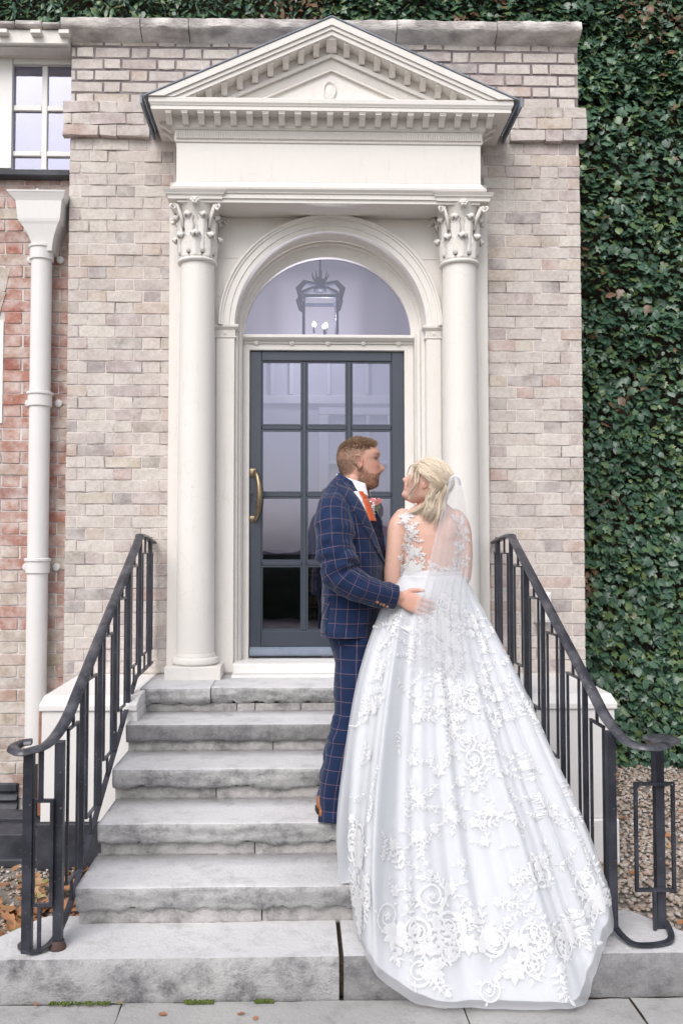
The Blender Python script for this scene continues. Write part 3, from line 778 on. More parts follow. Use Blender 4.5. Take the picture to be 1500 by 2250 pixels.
# ---- columns
def column(pxc, sg):
    CYc = -.150
    cx = X_(pxc, CYc, 1000); cb = X_(pxc, CYc, 1400)
    z0, z1 = LZ, Z_(1464, CYc - .13); zcap0 = Z_(567, CYc - .1); zcap1 = Z_(441, CYc - .14); zab = Z_(419, CYc - .17)
    hw = .5*(X_(474, CYc-.14, 1480) - X_(350, CYc-.14, 1480))
    MB().box(cx-hw, cx+hw, CYc-.135, BY+.001, z0-.002, z1).build('plinth', M_cream_paint, dc, bevel=.005)
    r0 = .5*(X_(472, CYc, 1400) - X_(388, CYc, 1400)); r1 = r0*.90
    b = MB(); b.lathe([(r0+.014, z1+.0005), (r0+.026, z1+.012), (r0+.028, z1+.026), (r0+.020, z1+.042), (r0+.006, z1+.046), (r0+.006, z1+.056), (r0+.002, z1+.07)], cx, CYc, 48); b.build('base', M_cream_paint, dc, smooth=True, auto=35)
    b = MB(); pr = []
    for i in range(25):
        t = i/24; pr.append((r0 + (r1-r0)*t**1.6, z1 + .069 + (zcap0 - .02 - z1 - .069)*t))
    b.lathe(pr, cx, CYc, 48, cap=False); b.build('shaft', M_cream_paint, dc, smooth=True)
    cap = link('capital', None or (MB().lathe([(r1+.002, zcap0-.022), (r1+.016, zcap0-.018), (r1+.020, zcap0-.006), (r1+.016, zcap0+.002), (r1-.006, zcap0+.006), (r1-.008, zcap0+.12), (r1-.004, zcap0+.2), (r1+.012, zcap0+.27), (r1+.040, zcap1-.006), (r1+.046, zcap1+.004)], cx, CYc, 40).mesh('capital', M_cream_paint, True)), dc)
    Hc = zcap1 - zcap0
    def leaf(a, zb, h, curl, wd):
        b = MB(); G = []
        nr = 12
        for j in range(nr+1):
            t = j/nr
            if t < .72: rr = r1 + .006 + .010*t + .012*t*t; z = zb + h*t/.72*.86
            else:
                q = (t-.72)/.28*R(215); rr = r1 + .022 + curl*(1-math.cos(q))*.75; z = zb + h*.86 + curl*math.sin(q)*1.1
            ww = wd*(1 - .25*t)*(1 + .16*math.sin(t*26))*(1 if t < .8 else 1 - .8*(t-.8)/.2)
            row = []
            for i in range(9):
                u = i/4 - 1; aa = a + u*ww/(r1+.02); rib = .007*(1-abs(u)) + .0035*math.cos(u*9)*(1-t*.4) - .010*abs(u)**2
                row.append((cx + (rr+rib)*math.cos(aa), CYc + (rr+rib)*math.sin(aa), z - .012*abs(u)*(t > .5)))
            G.append(row)
        b.grid(G); o = b.build('acanthus_leaf', M_cream_paint, cap, smooth=True)
        s_ = o.modifiers.new('thick', 'SOLIDIFY'); s_.thickness = .007; s_.offset = -1
    for k in range(8):
        a = -math.pi/2 + k*math.pi/4
        if math.sin(a) < .75:
            leaf(a, zcap0 + .004, Hc*.46, .012, .048)
        a2 = a + math.pi/8
        if math.sin(a2) < .75: leaf(a2, zcap0 + .03, Hc*.78, .011, .044)
    hw2 = .5*(X_(494, CYc-.15, 430) - X_(362, CYc-.15, 430))
    for k, (ax, ay) in enumerate(((-1, -1), (1, -1), (-1, .55), (1, .55))):   # corner volutes
        b = MB(); pts = []; ra = []
        for i in range(22):
            t = i/21; an = t*R(430); rr = .023*(1 - t*.75)
            d = Vector((ax, ay, 0)).normalized()
            cc = Vector((cx, CYc, zcap1 - .040)) + d*(hw2*1.08)
            pts.append(cc + d*(rr*math.cos(an + 2.2)) + Vector((0, 0, rr*math.sin(an + 2.2)))); ra.append(.009*(1 - t*.45))
        b.tube(pts, ra, 7); b.build('volute', M_cream_paint, cap, smooth=True)
        b = MB(); d = Vector((ax, ay, 0)).normalized(); c0 = Vector((cx, CYc, 0)) + d*(r1+.01)
        b.tube([(c0.x, c0.y, zcap0 + Hc*.55), (c0.x + d.x*.008, c0.y + d.y*.008, zcap0 + Hc*.72), (cx + d.x*hw2*.92, CYc + d.y*hw2*.92, zcap1 - .02)], [.010, .012, .014], 7); b.build('volute_stalk', M_cream_paint, cap, smooth=True)
    b = MB(); c0 = (cx, CYc - r1 - .058, zcap1 - .012)
    for k in range(7):
        a = k*2*math.pi/6; rr = .017 if k < 6 else 0
        q = Vector((c0[0] + rr*math.cos(a), c0[1] - .004*(k == 6), c0[2] + rr*.8*math.sin(a))); s2 = MB(); s2.lathe([(.001, -.012), (.010, -.007), (.013, 0), (.010, .007), (.001, .012)], 0, 0, 8); b.add([(q.x + w[0], q.y + w[1], q.z + w[2]) for w in s2.v], s2.f)
    b.build('fleuron', M_cream_paint, cap, smooth=True)
    b = MB(); b.uband([(-.018, zcap1+.002), (-.016, zcap1+.020), (-.006, zcap1+.028), (-.004, zcap1+.034), (.004, zcap1+.046), (.006, zab)], cx-hw2, cx+hw2, CYc-hw2*.92, BY+.002); b.build('abacus', M_cream_paint, cap)
    return cx, hw2, zab
cL, hw2, zab = column(432, -1); cR, _, _ = column(1011, 1)

# ---- entablature
EY = -.29
xl, xr = X_(388, EY, 360), X_(1055, EY, 360)
za0 = Z_(446, EY)                           # architrave underside
zf0, zf1 = Z_(401, EY), Z_(317, EY)
b = MB(); b.uband([(-.004, za0), (-.004, za0 + .022), (.006, za0+.023), (.006, za0 + .050), (.014, za0+.052), (.016, za0+.058), (.028, za0+.072), (.030, za0+.084), (.022, za0+.088), (.0, zf0-.002)], xl, xr, EY, .05)
b.build('architrave', M_cream_paint, dc)
b = MB(); b.uband([(0, zf0-.001), (0, zf1)], xl, xr, EY, .05); b.build('frieze', M_cream_paint, dc)
b = MB(); zz = zf1; b.uband([(.001, zz+.0005), (.008, zz+.004), (.010, zz+.012), (.004, zz+.016), (.006, zz+.018), (.010, zz+.072), (.018, zz+.074), (.024, zz+.080), (.024, zz+.083)], xl, xr, EY, .05); b.build('bed_mould', M_cream_paint, dc)
b = MB(); k = 0; x = xl - .002
while x < xr + .002:
    b.box(x, x+.0052, EY-.0185, EY-.0065, zz+.022, zz+.069); x += .0105
for yy in np.arange(EY+.012, .0, .0105):
    b.box(xl-.0185, xl-.0065, yy, yy+.0052, zz+.022, zz+.069); b.box(xr+.0065, xr+.0185, yy, yy+.0052, zz+.022, zz+.069)
b.build('fluting', M_cream_paint, dc)['kind'] = 'stuff'
CY = -.42                                  # front of the cornice
cl, cr = X_(326, CY, 225), X_(1128, CY, 225)
zk0, zk1 = Z_(241, CY), Z_(216, CY)
zsof = zk0 + .008; zmod = zz + .0835
b = MB(); d0 = .02
# soffit board, modillion backing
b.uband([(.027, zmod), (.030, zsof-.004), (.034, zsof)], xl, xr, EY, .05); b.build('modillion_band', M_cream_paint, dc)
ylip = EY - .026
b = MB(); b.uband([(0, zk0), (0, zk0+.022), (.004, zk0+.024), (.006, zk0+.030), (.012, zk0+.040), (.013, zk1-.006), (.008, zk1)], cl+.013, cr-.013, CY+.013, .03); b.build('cornice', M_cream_paint, dc)
def modillion(x, y_out, zt, h=.058, wd=.036, dep=.078, side=0, name='modillion', parent=dc):
    b = MB(); pr = [(0, 0), (-dep, 0), (-dep, -.018), (-dep+.006, -.022), (-dep*.55, -h*.62), (-dep*.25, -h), (0, -h)]
    if side == 0: b.prism(pr, lambda q, k: (x - wd/2 if k == 0 else x + wd/2, y_out + q[0], zt + q[1])); cap = (x - wd/2 - .003, x + wd/2 + .003, y_out - dep - .003, y_out)
    else: b.prism(pr, lambda q, k: (x + side*-q[0], y_out + (-wd/2 if k == 0 else wd/2), zt + q[1])); cap = (min(x, x+side*(dep+.003)), max(x, x+side*(dep+.003)), y_out - wd/2 - .003, y_out + wd/2 + .003)
    b.box(cap[0], cap[1], cap[2], cap[3], zt - .010, zt + .0005); return b.build(name, M_cream_paint, parent)
nm = 21; xm0, xm1 = X_(375, -.3, 265), X_(1070, -.3, 265)
for k in range(nm):
    modillion(xm0 + (xm1-xm0)*k/(nm-1), EY - .030, zk0 + .0015, zk0 - zmod - .006)
for k in range(2):
    modillion(xl - .030, EY + .055 + k*.093, zk0 + .0015, zk0 - zmod - .006, side=-1); modillion(xr + .030, EY + .055 + k*.093, zk0 + .0015, zk0 - zmod - .006, side=1)
# ---- pediment
acx2 = .5*(cl + cr) + .0; SL = .447
def zx(py, Y): return Z_(py, Y, 727)
def chevron(zt, zb, y0, y1, name, mat, zbase, slope=SL, parent=dc, xt=None):
    for sg in (-1, 1):
        b = MB(); poly = [(0, zt), (sg*(zt-zbase)/slope, zbase)]
        poly += [(sg*max(0, zb-zbase)/slope, zbase), (0, zb)] if zb > zbase else [(0, zbase)]
        b.prism(poly if sg > 0 else poly[::-1], lambda q, k: (acx2 + q[0], y0 if k == 0 else y1, q[1])); b.build(name, mat, parent)
zbase = zk1 + .0005
halfw = cr - acx2
zA = zbase + halfw*SL                       # apex of the raking cornice top line
chevron(zA - .0005, zA - .042, CY - .012, .02, 'raking_cyma', M_cream_paint, zbase)
chevron(zA - .0425, zA - .066, CY - .002, .02, 'raking_fillet', M_cream_paint, zbase)
chevron(zA - .0665, zA - .094, CY + .008, .02, 'raking_corona', M_cream_paint, zbase)
chevron(zA - .0945, zA - .150, EY - .025, .02, 'raking_bed', M_cream_paint, zbase)
chevron(zA - .1505, zA - .175, EY - .034, .02, 'raking_moulding', M_cream_paint, zbase)
chevron(zA - .1755, zA - .240, EY - .012, .02, 'raking_frieze', M_cream_paint, zbase)
chevron(zA - .2405, zA - .252, EY - .020, .02, 'raking_bead', M_cream_paint, zbase)
b = MB(); zT = zA - .2525; b.prism([(0, zT), (-(zT-zbase)/SL, zbase), ((zT-zbase)/SL, zbase)][::-1], lambda q, k: (acx2 + q[0], EY if k == 0 else .02, q[1])); b.build('tympanum', M_cream_paint, dc)
b = MB(); x = .004
while x < (zA-.175-zbase)/SL:
    for sg in (-1, 1):
        t0 = zA - .180 - x*SL; t1 = zA - .236 - x*SL
        if t0 > zbase + .002: b.box(acx2 + sg*x - .0026, acx2 + sg*x + .0026, EY-.0175, EY-.0115, max(t1, zbase+.001), t0)
    x += .0105
b.build('fluting', M_cream_paint, dc)['kind'] = 'stuff'
for sg in (-1, 1):
    for k in range(1, 11):
        x = k*.092
        if zA - .094 - x*SL - .05 > zbase - .03:
            zt = zA - .0945 - x*SL + .022*SL
            o = modillion(acx2 + sg*x, EY - .030, zt, min(.058, zt - zbase - .002) if zt - zbase < .06 else .056)
modillion(acx2, EY - .030, zA - .096, .058, .062)
# oval boss
b = MB(); G = []
zo = Z_(200, EY, 724); ox = X_(724, EY, 200)
for (f_, y) in ((1.0, 0), (1.0, .010), (.86, .015), (.72, .010), (.66, .004), (.50, .006), (.2, .008), (.01, .008)):
    G.append([(ox + .041*f_*math.cos(2*math.pi*i/32), EY - y, zo + .060*f_*math.sin(2*math.pi*i/32)) for i in range(32)])
b.grid(G, wrap_u=True); b.build('oval_boss', M_cream_paint, dc, smooth=True, auto=40)
# lead and slate roof edge
for sg in (-1, 1):
    e = halfw + .026; b = MB()
    b.prism([(0, zA + .002), (sg*e, zA + .002 - e*SL), (sg*(e+.004), zA + .011 - e*SL), (0, zA + .013)][::sg], lambda q, k: (acx2 + q[0], CY - .018 if k == 0 else .02, q[1])); b.build('roof_lead', M_lead, dc, bevel=.003)
    b = MB(); xo = acx2 + sg*(e+.006); b.box(min(xo, xo+sg*.012), max(xo, xo+sg*.012), CY - .03, .02, zA - .045 - e*SL, zA + .014 - e*SL); b.build('lead_flashing', M_lead, dc)

# ================================================================== DOOR
door = thing('glazed_door', 'slate blue glazed door with twelve panes and brass pull handle', 'door', (0, FY, dz0))
DY = FY - .012
def dbar(x0, x1, z0, z1, y0=DY, name='stile', c=.004, yb=FY+.03): return MB().cbox(x0, x1, y0, yb, z0, z1, c).build(name, M_door, door)
gx0, gx1 = X_(574, DY, 1100), X_(861, DY, 1100); gz0, gz1 = Z_(1386, DY), Z_(793, DY)
dbar(dx0 + .003, gx0, dz0, dz1 - .008); dbar(gx1, dx1 - .003, dz0, dz1 - .008)
dbar(gx0 + .0005, gx1 - .0005, gz1, dz1 - .008, name='top_rail'); dbar(gx0 + .0005, gx1 - .0005, Z_(1421, DY), gz0, name='bottom_rail')
b = MB(); zw = Z_(1421, DY); b.prism([(DY, zw - .0005), (DY-.03, zw-.014), (DY-.034, zw-.045), (DY-.026, dz0+.004), (FY+.03, dz0+.004), (FY+.03, zw-.0005)], lambda q, k: (dx0 + .006 if k == 0 else dx1 - .006, q[0], q[1])); b.build('weather_bar', M_plain('pale_blue_paint', (.20,.235,.30), (.16,.19,.25), 12, .4, .4, .2, 50), door, bevel=.003)
vb = [(663, 675), (763, 771)]; vb = [(663.5, 673.5), (762, 772)]
hb = [(935, 944), (1083, 1092), (1233, 1243)]
vx = [(X_(a, DY, 1000), X_(c_, DY, 1000)) for a, c_ in vb]; hzs = [(Z_(c_, DY), Z_(a, DY)) for a, c_ in hb]
for a, c_ in vx: dbar(a, c_, gz0 + .0005, gz1 - .0005, DY + .006, 'glazing_bar', .006, FY + .02)
cols = [(gx0, vx[0][0]), (vx[0][1], vx[1][0]), (vx[1][1], gx1)]; rows = [(hzs[0][1], gz1), (hzs[1][1], hzs[0][0]), (hzs[2][1], hzs[1][0]), (gz0, hzs[2][0])]
for a, c_ in hzs:
    for x0, x1 in cols: dbar(x0 + .0005, x1 - .0005, a, c_, DY + .007, 'glazing_bar', .006, FY + .02)
for (x0, x1) in cols:
    for (z0, z1) in rows:
        MB().box(x0 - .003, x1 + .003, FY + .012, FY + .016, z0 - .003, z1 + .003).build('pane', M_glass, door)
        f = .010; b = MB()   # putty beads
        for (a, c_, d, e) in ((x0, x0+f, z0, z1), (x1-f, x1, z0, z1), (x0+f, x1-f, z0, z0+f), (x0+f, x1-f, z1-f, z1)): b.box(a, c_, FY + .0, FY + .0115, d, e)
        b.build('bead', M_door, door)
# handle
hx = X_(556, DY-.03, 1090); ht, hbm = Z_(1029, DY-.03), Z_(1147, DY-.03)
b = MB()
for z0, z1 in ((ht - .055, ht), (hbm, hbm + .04)): b.cbox(hx - .030, hx + .022, DY - .008, DY + .001, z0, z1, .003)
pts = []; ra = []
hgx = X_(564, DY-.03, 1090)
for i in range(21):
    t = i/20; s_ = math.sin(math.pi*t); pts.append((hgx - .012 + .032*s_**.6, DY - .012 - .050*s_**.5, ht - .02 + (hbm - ht + .03)*t)); ra.append(.012 + .009*s_)
b.tube(pts, ra, 10); b.build('pull_handle', M_brass, door, smooth=True, auto=50)
b = MB(); lz = Z_(1085, DY); lx = X_(553, DY, 1085); b.lathe([(.014, 0), (.014, .004), (.008, .005), (.006, .002), (.001, .002)], 0, 0, 18); b.v = [(lx + q[0], DY - q[2], lz + q[1]) for q in b.v]; b.build('lock_cylinder', M_door, door, smooth=True, auto=40)
MB().box(lx - .004, lx + .004, DY - .0025, DY + .001, lz - .055, lz - .028).build('keyhole', M_dark, door)

# ================================================================== FANLIGHT
fan = thing('fanlight', 'half round plain glass fanlight in cream frame above the door', 'fanlight', (0, FY, zs))
GYf = FY - .005
rg = .5*(X_(902, GYf, 728) - X_(537, GYf, 728)); fcx = .5*(X_(902, GYf, 728) + X_(537, GYf, 728)); zg = zc_ - .004
rh = Z_(567, GYf) - zg
def ell(f_, y, n=48): return [(fcx - (rg*f_)*math.cos(math.pi*i/n), y, zg + rh*f_*math.sin(math.pi*i/n)) for i in range(n+1)]
b = MB(); pts = ell(1.015, GYf + .012); b.add(pts, [tuple(range(len(pts)))]); o = b.build('pane', M_glass_up, fan)
b = MB(); n = 48
def circ(rr, y): return [(acx - rr*math.cos(math.pi*i/n), y, zs + rr*math.sin(math.pi*i/n)) for i in range(n+1)]
b.grid([circ(ro - .001, FY - .045), circ(ro - .018, FY - .045), circ(ro - .026, FY - .032), circ(ro - .040, FY - .032), [tuple(np.array(q)) for q in ell(1.03, FY - .020)], ell(1.0, FY - .020), ell(1.0, FY + .02)])
b.build('arched_frame', M_cream_paint, fan, smooth=True, auto=35)

# ================================================================== INSIDE
room = thing('entrance_hall', 'dim entrance hall seen through the glazed door', 'room', (0, .7, LZ))
ry1 = 1.22
MB().box(-1.25, 1.25, FY + .10, ry1, LZ - .02, LZ).build('floor', M_dark, room)
MB().box(-1.25, 1.25, ry1, ry1 + .03, LZ, 4.4).build('back_wall', M_room, room)
MB().box(-1.28, -1.25, FY + .17, ry1, LZ, 4.4).build('side_wall', M_room, room); MB().box(1.25, 1.28, FY + .17, ry1, LZ, 4.4).build('side_wall', M_room, room)
MB().box(-1.25, 1.25, FY + .17, ry1, 4.4, 4.43).build('ceiling', M_room, room)
MB().box(-1.249, 1.249, ry1 - .02, ry1 - .001, LZ, Z_(1218, ry1)).build('added_dark_panel', M_dark, room)  # added dark panel, keeps the hall dark behind the lower panes
iy = ry1 - .05
inner = thing('inner_screen', 'white painted inner door screen behind the glazed door', 'screen', (0, iy, LZ))
MB().cbox(X_(540, iy, 870), X_(900, iy, 870), iy, iy + .045, Z_(887, iy), Z_(868, iy), .004).build('transom', M_room_white, inner)
for p in (598, 640, 722, 806): MB().cbox(X_(p-4, iy, 830), X_(p+4, iy, 830), iy, iy + .045, Z_(867, iy), Z_(760, iy), .003).build('mullion', M_room_white, inner)
MB().cbox(X_(700, iy, 1000), X_(722, iy, 1000), iy - .01, iy + .045, LZ, Z_(912, iy), .004).build('door_post', M_room_white, inner)
MB().cbox(X_(852, iy, 1000), X_(878, iy, 1000), iy - .01, iy + .045, LZ, Z_(912, iy), .004).build('door_post', M_room_white, inner)
MB().cbox(X_(700, iy, 1000), X_(878, iy, 1000), iy - .012, iy + .045, Z_(911.5, iy), Z_(896, iy), .004).build('door_head', M_room_white, inner)
MB().cbox(X_(804, iy, 1000), X_(812, iy, 1000), iy, iy + .04, LZ, Z_(912, iy), .004).build('mullion', M_room_white, inner)
MB().cbox(X_(722.5, iy, 1000), X_(851, iy, 1000), iy, iy + .04, Z_(1020, iy), Z_(1012, iy), .004).build('glazing_bar', M_room_white, inner)
sy = .62
shelf = thing('bottle_shelf', 'dark wooden bottle shelf inside the hall behind the door', 'shelf', (X_(692, sy, 1300), sy, LZ))
sx0, sx1 = X_(660, sy, 1300), X_(706, sy, 1300)
MB().box(sx0, sx1, sy + .16, sy + .18, LZ, Z_(1225, sy)).build('back_panel', M_dark, shelf)
for x in (sx0, sx1 - .02): MB().box(x, x + .02, sy, sy + .159, LZ, Z_(1225, sy)).build('side_panel', M_dark, shelf)
btl = MB().lathe([(.001, 0), (.022, 0), (.024, .004), (.024, .055), (.010, .078), (.009, .098), (.011, .100), (.001, .101)], 0, 0, 10).mesh('bottle', M_bottle, True)
for k, py in enumerate((1262, 1297, 1332, 1367)):
    z = Z_(py, sy); MB().box(sx0 + .021, sx1 - .021, sy + .003, sy + .159, z - .012, z).build('board', M_plain('shelf_oak%d' % k, (.20,.11,.05), (.12,.07,.03), 20, .5, .3, 0), shelf)
    for i in range(3):
        o = link('bottle', btl, None, (sx0 + .045 + i*(sx1-sx0-.09)/2, sy + .06, z)); tag(o, 'small dark bottle standing on the hall shelf behind the door', 'bottle', 'bottles on the hall shelf'); o.scale = (.85, .85, .85)
MB().box(X_(707, sy, 1300), X_(722, sy, 1300), sy - .02, sy + .03, LZ, Z_(1238, sy)).build('shelf_post', M_room_white, shelf)

# lantern
ly = .62; lcx = X_(703, ly, 680)
lan = thing('hanging_lantern', 'iron hanging lantern with three lit bulbs behind the fanlight', 'lantern', (lcx, ly, 3.1))
lz = lambda py: Z_(py, ly)
lw = .5*(X_(745, ly, 680) - X_(660, ly, 680)); M_li = M_plain('lantern_iron', (.018,.02,.03), (.03,.032,.045), 10, .5, .4, 0)
zt_, zb2 = lz(664), lz(738)
for k in range(4):
    a = math.pi/4 + k*math.pi/2; q = (lcx + lw*1.0*math.cos(a)*1.2, ly + lw*1.2*math.sin(a))
    MB().box(q[0]-.010, q[0]+.010, q[1]-.010, q[1]+.010, zb2 - .05, zt_).build('frame_post', M_li, lan)
    b = MB(); d = Vector((math.cos(a), math.sin(a), 0)); b.tube([Vector((lcx, ly, lz(618))) + d*.01, Vector((lcx, ly, lz(628))) + d*.05, Vector((lcx, ly, lz(632))) + d*.16, Vector((lcx, ly, lz(648))) + d*.215, Vector((lcx, ly, lz(668))) + d*.195, Vector((lcx, ly, lz(676))) + d*.165], [.012, .016, .020, .022, .016, .008], 8); b.build('scroll_arm', M_li, lan, smooth=True)
for zz_ in (zt_, zb2 - .05):
    b = MB(); h = lw*.86
    for (x0, x1, y0, y1) in ((-h, h, -h, -h+.02), (-h, h, h-.02, h), (-h, -h+.02, -h+.021, h-.021), (h-.02, h, -h+.021, h-.021)): b.box(lcx+x0, lcx+x1, ly+y0, ly+y1, zz_, zz_+.022)
    b.build('frame_ring', M_li, lan)
b = MB(); b.lathe([(.05, lz(640)), (.04, lz(630)), (.028, lz(624)), (.036, lz(618)), (.02, lz(612)), (.008, lz(605)), (.008, 4.38)], lcx, ly, 14); b.build('crown', M_li, lan, smooth=True)
for k in range(9):
    a = k*2*math.pi/9; b = MB(); b.tube([(lcx + .035*math.cos(a), ly + .035*math.sin(a), lz(619)), (lcx + .055*math.cos(a), ly + .055*math.sin(a), lz(609)), (lcx + .062*math.cos(a), ly + .062*math.sin(a), lz(600))], [.006, .005, .002], 6); b.build('crown_leaf', M_li, lan, smooth=True)
m = N('lit_bulb'); e = m.n('Emission'); e.inputs[0].default_value = (1, .86, .66, 1); e.inputs[1].default_value = 9; m.l(e.outputs[0], m.o.inputs[0]); M_bulb = m.m
for k, (p, q) in enumerate(((690, 716), (716, 714), (712, 722))):
    x = X_(p, ly, q); y = ly + (-.03, .02, -.05)[k]; z = Z_(q, ly); MB().lathe([(.001, z-.016), (.010, z-.013), (.016, z-.002), (.012, z+.010), (.004, z+.022), (.001, z+.024)], x, y, 12).build('bulb', M_bulb, lan, smooth=True)
    MB().lathe([(.008, z-.06), (.008, z-.0165)], x, y, 8).build('candle_tube', M_li, lan)
    ld = bpy.data.lights.new('lantern_light', 'POINT'); ld.energy = 3.5; ld.color = (1, .93, .86); ld.shadow_soft_size = .02
    lo = bpy.data.objects.new('lantern_light', ld); COL.objects.link(lo); lo.location = (x, y, z + .06)
# ================================================================== IRON RAILINGS
def smooth_path(pts, n=10):
    pts = [Vector(q) for q in pts]; out = []
    for i in range(len(pts)-1):
        p0 = pts[max(i-1, 0)]; p1 = pts[i]; p2 = pts[i+1]; p3 = pts[min(i+2, len(pts)-1)]
        for k in range(n):
            t = k/n; out.append(.5*((2*p1) + (p2-p0)*t + (2*p0-5*p1+4*p2-p3)*t*t + (3*p1-p0-3*p2+p3)*t**3))
    out.append(pts[-1]); return out
def railing(sg, label):
    X0 = -1.088 if sg < 0 else 1.058
    t = thing('iron_railing', label, 'railing', (X0, -1.2, 0), 'stair railings')
    hr = lambda y: 1.720 if y > -.46 else 1.720 - (-.46 - y)*.50      # underside of the handrail
    lo = lambda y: .945 if y > -.55 else .945 - (-.55 - y)*.545         # top of the bottom bar
    E = .107 if sg < 0 else .223                                        # the scroll turns outwards
    Ye = -2.05 if sg < 0 else -1.90
    o = sg
    pts = [(X0, -.02, 1.698), (X0, -.30, 1.730), (X0, -.46, 1.733), (X0, -.52, 1.704), (X0, -1.0, 1.462), (X0, -1.5, 1.212), (X0, -1.78, 1.070), (X0 + o*.010, -1.92, .982), (X0 + o*.04, -2.035, .920), (X0 + o*.095, -2.095, .905)]
    if sg > 0: pts += [(X0 + .17, -2.06, .902), (X0 + .22, -1.99, .902)]
    else: pts += [(X0 - .130, -2.10, .902), (X0 - .168, -2.05, .905), (X0 - .16, -1.995, .91), (X0 - .12, -1.985, .915)]
    pth = smooth_path(pts, 8)
    b = MB(); prof = [(-.025, -.006), (-.020, .007), (-.007, .012), (.007, .012), (.020, .007), (.025, -.006), (.017, -.011), (-.017, -.011)]
    G = []
    for i, p in enumerate(pth):
        tt = (pth[min(i+1, len(pth)-1)] - pth[max(i-1, 0)]); tt.normalize(); s_ = tt.cross(Vector((0,0,1))).normalized(); u = s_.cross(tt)
        f = 1.0 if i < len(pth) - 10 else 1.0
        G.append([p + s_*a*f + u*c_ for a, c_ in prof])
    b.grid(G, wrap_u=True, capends=True); b.build('handrail', M_handrail, t, smooth=True, auto=50)
    if sg > 0:
        b = MB(); b.lathe([(.001, .892), (.058, .892), (.070, .898), (.070, .908), (.056, .915), (.001, .917)], X0 + .215, -1.96, 28); b.build('scroll_cap', M_handrail, t, smooth=True, auto=40)
    # bottom bar
    zq = NOSE_Z[5] + .014; bp = [(X0, -.04, .955), (X0, -.30, .945), (X0, -.52, .938), (X0, -.58, .915), (X0, -1.2, .585), (X0, -1.75, .287), (X0 + o*.005, -1.93, .200), (X0 + o*.025, -2.03, zq + .008), (X0 + o*.07, -2.075, zq), (X0 + o*E*.9, -2.07 if sg < 0 else -2.04, zq), (X0 + o*(E+.03), Ye + .02, zq)]
    if sg < 0: bp += [(X0 - .125, -1.985, zq)]
    b = MB(); b.strip(smooth_path(bp, 8), .024, .009); b.build('bottom_bar', M_iron, t)
    def post(y, w, z0, z1, name, x=X0): MB().box(x-w/2, x+w/2, y-w/2, y+w/2, z0, z1).build(name, M_iron, t, bevel=.002)
    def key(yc, wd, ztop, zbot, g=.095):
        a = .0054; ya, yb = yc - wd/2, yc + wd/2; zt, zb = ztop - g, zbot + g*1.05; b = MB()
        b.box(X0-a, X0+a, ya-a, ya+a, zb, zt); b.box(X0-a, X0+a, yb-a, yb+a, zb, zt)
        b.box(X0-a-.001, X0+a+.001, ya-a, yb+a, zt+.0005, zt+2*a); b.box(X0-a-.001, X0+a+.001, ya-a, yb+a, zb-2*a, zb-.0005)
        b.box(X0-a, X0+a, yc-a, yc+a, zt+2*a, ztop+.01); b.box(X0-a, X0+a, yc-a, yc+a, zbot-.004, zb-2*a)
        b.build('key_panel', M_iron, t)
    ys = [-.13, -.44, -.76, -1.07, -1.38, -1.69, -2.0]
    for k, y in enumerate(ys):
        if k in (2, 6): continue
        post(y, .021, lo(y) - .004, hr(y) + .004, 'baluster')
    post(-.76, .030, .66, hr(-.76) + .004, 'post')
    y6 = -2.02; z6 = .925
    if sg < 0: post(y6, .034, NOSE_Z[5] - .01, z6, 'post'); MB().lathe([(.034, NOSE_Z[5]-.004), (.031, NOSE_Z[5]+.008), (.0255, NOSE_Z[5]+.02), (.0245, NOSE_Z[5]+.03)], X0, y6, 14).build('post_foot', M_plain('rusted_foot', (.10,.055,.04), (.05,.045,.05), 20, .8, .3, .6, 50), t, smooth=True)
    else: post(y6 + .04, .034, .18, z6 + .018, 'post')
    prev = -.02
    for y in ys:
        e = y; a = prev
        if e < -1.9: e = -1.98
        yc = (a+e)/2; wd = (a-e)*.5
        key(yc, wd, hr(yc), lo(yc)); prev = y
    # end panel under the scroll
    xe = X0 + o*E; MB().box(xe-.018, xe+.018, Ye-.018, Ye+.018, NOSE_Z[5] - .002, .898).build('end_post', M_iron, t, bevel=.002)
    b = MB(); a = .0065
    if sg < 0: xa, xb, zz1, zz0 = xe + .018, xe + .088, .70, .325; yk = Ye; sx = xe + .045; sx2 = xe + .045
    else: xa, xb, zz1, zz0 = xe - .105, xe + .045, .715, .31; yk = Ye - .03; sx = xe - .03; sx2 = xe - .035
    b.box(xa-a, xa+a, yk-a, yk+a, zz0, zz1); b.box(xb-a, xb+a, yk-a, yk+a, zz0, zz1)
    b.box(xa-a, xb+a, yk-a-.001, yk+a+.001, zz1+.0005, zz1+2*a); b.box(xa-a, xb+a, yk-a-.001, yk+a+.001, zz0-2*a, zz0-.0005)
    b.box(sx-a*1.3, sx+a*1.3, yk-a, yk+a, zz1+2*a, .90); b.box(sx2-a, sx2+a, yk-a, yk+a, NOSE_Z[5] + .004, zz0-2*a)
    b.build('key_panel', M_iron, t)
railing(-1, 'black iron stair railing with scrolled end beside the white downpipe')
railing(1, 'black iron stair railing with round scroll cap beside the ivy wall')

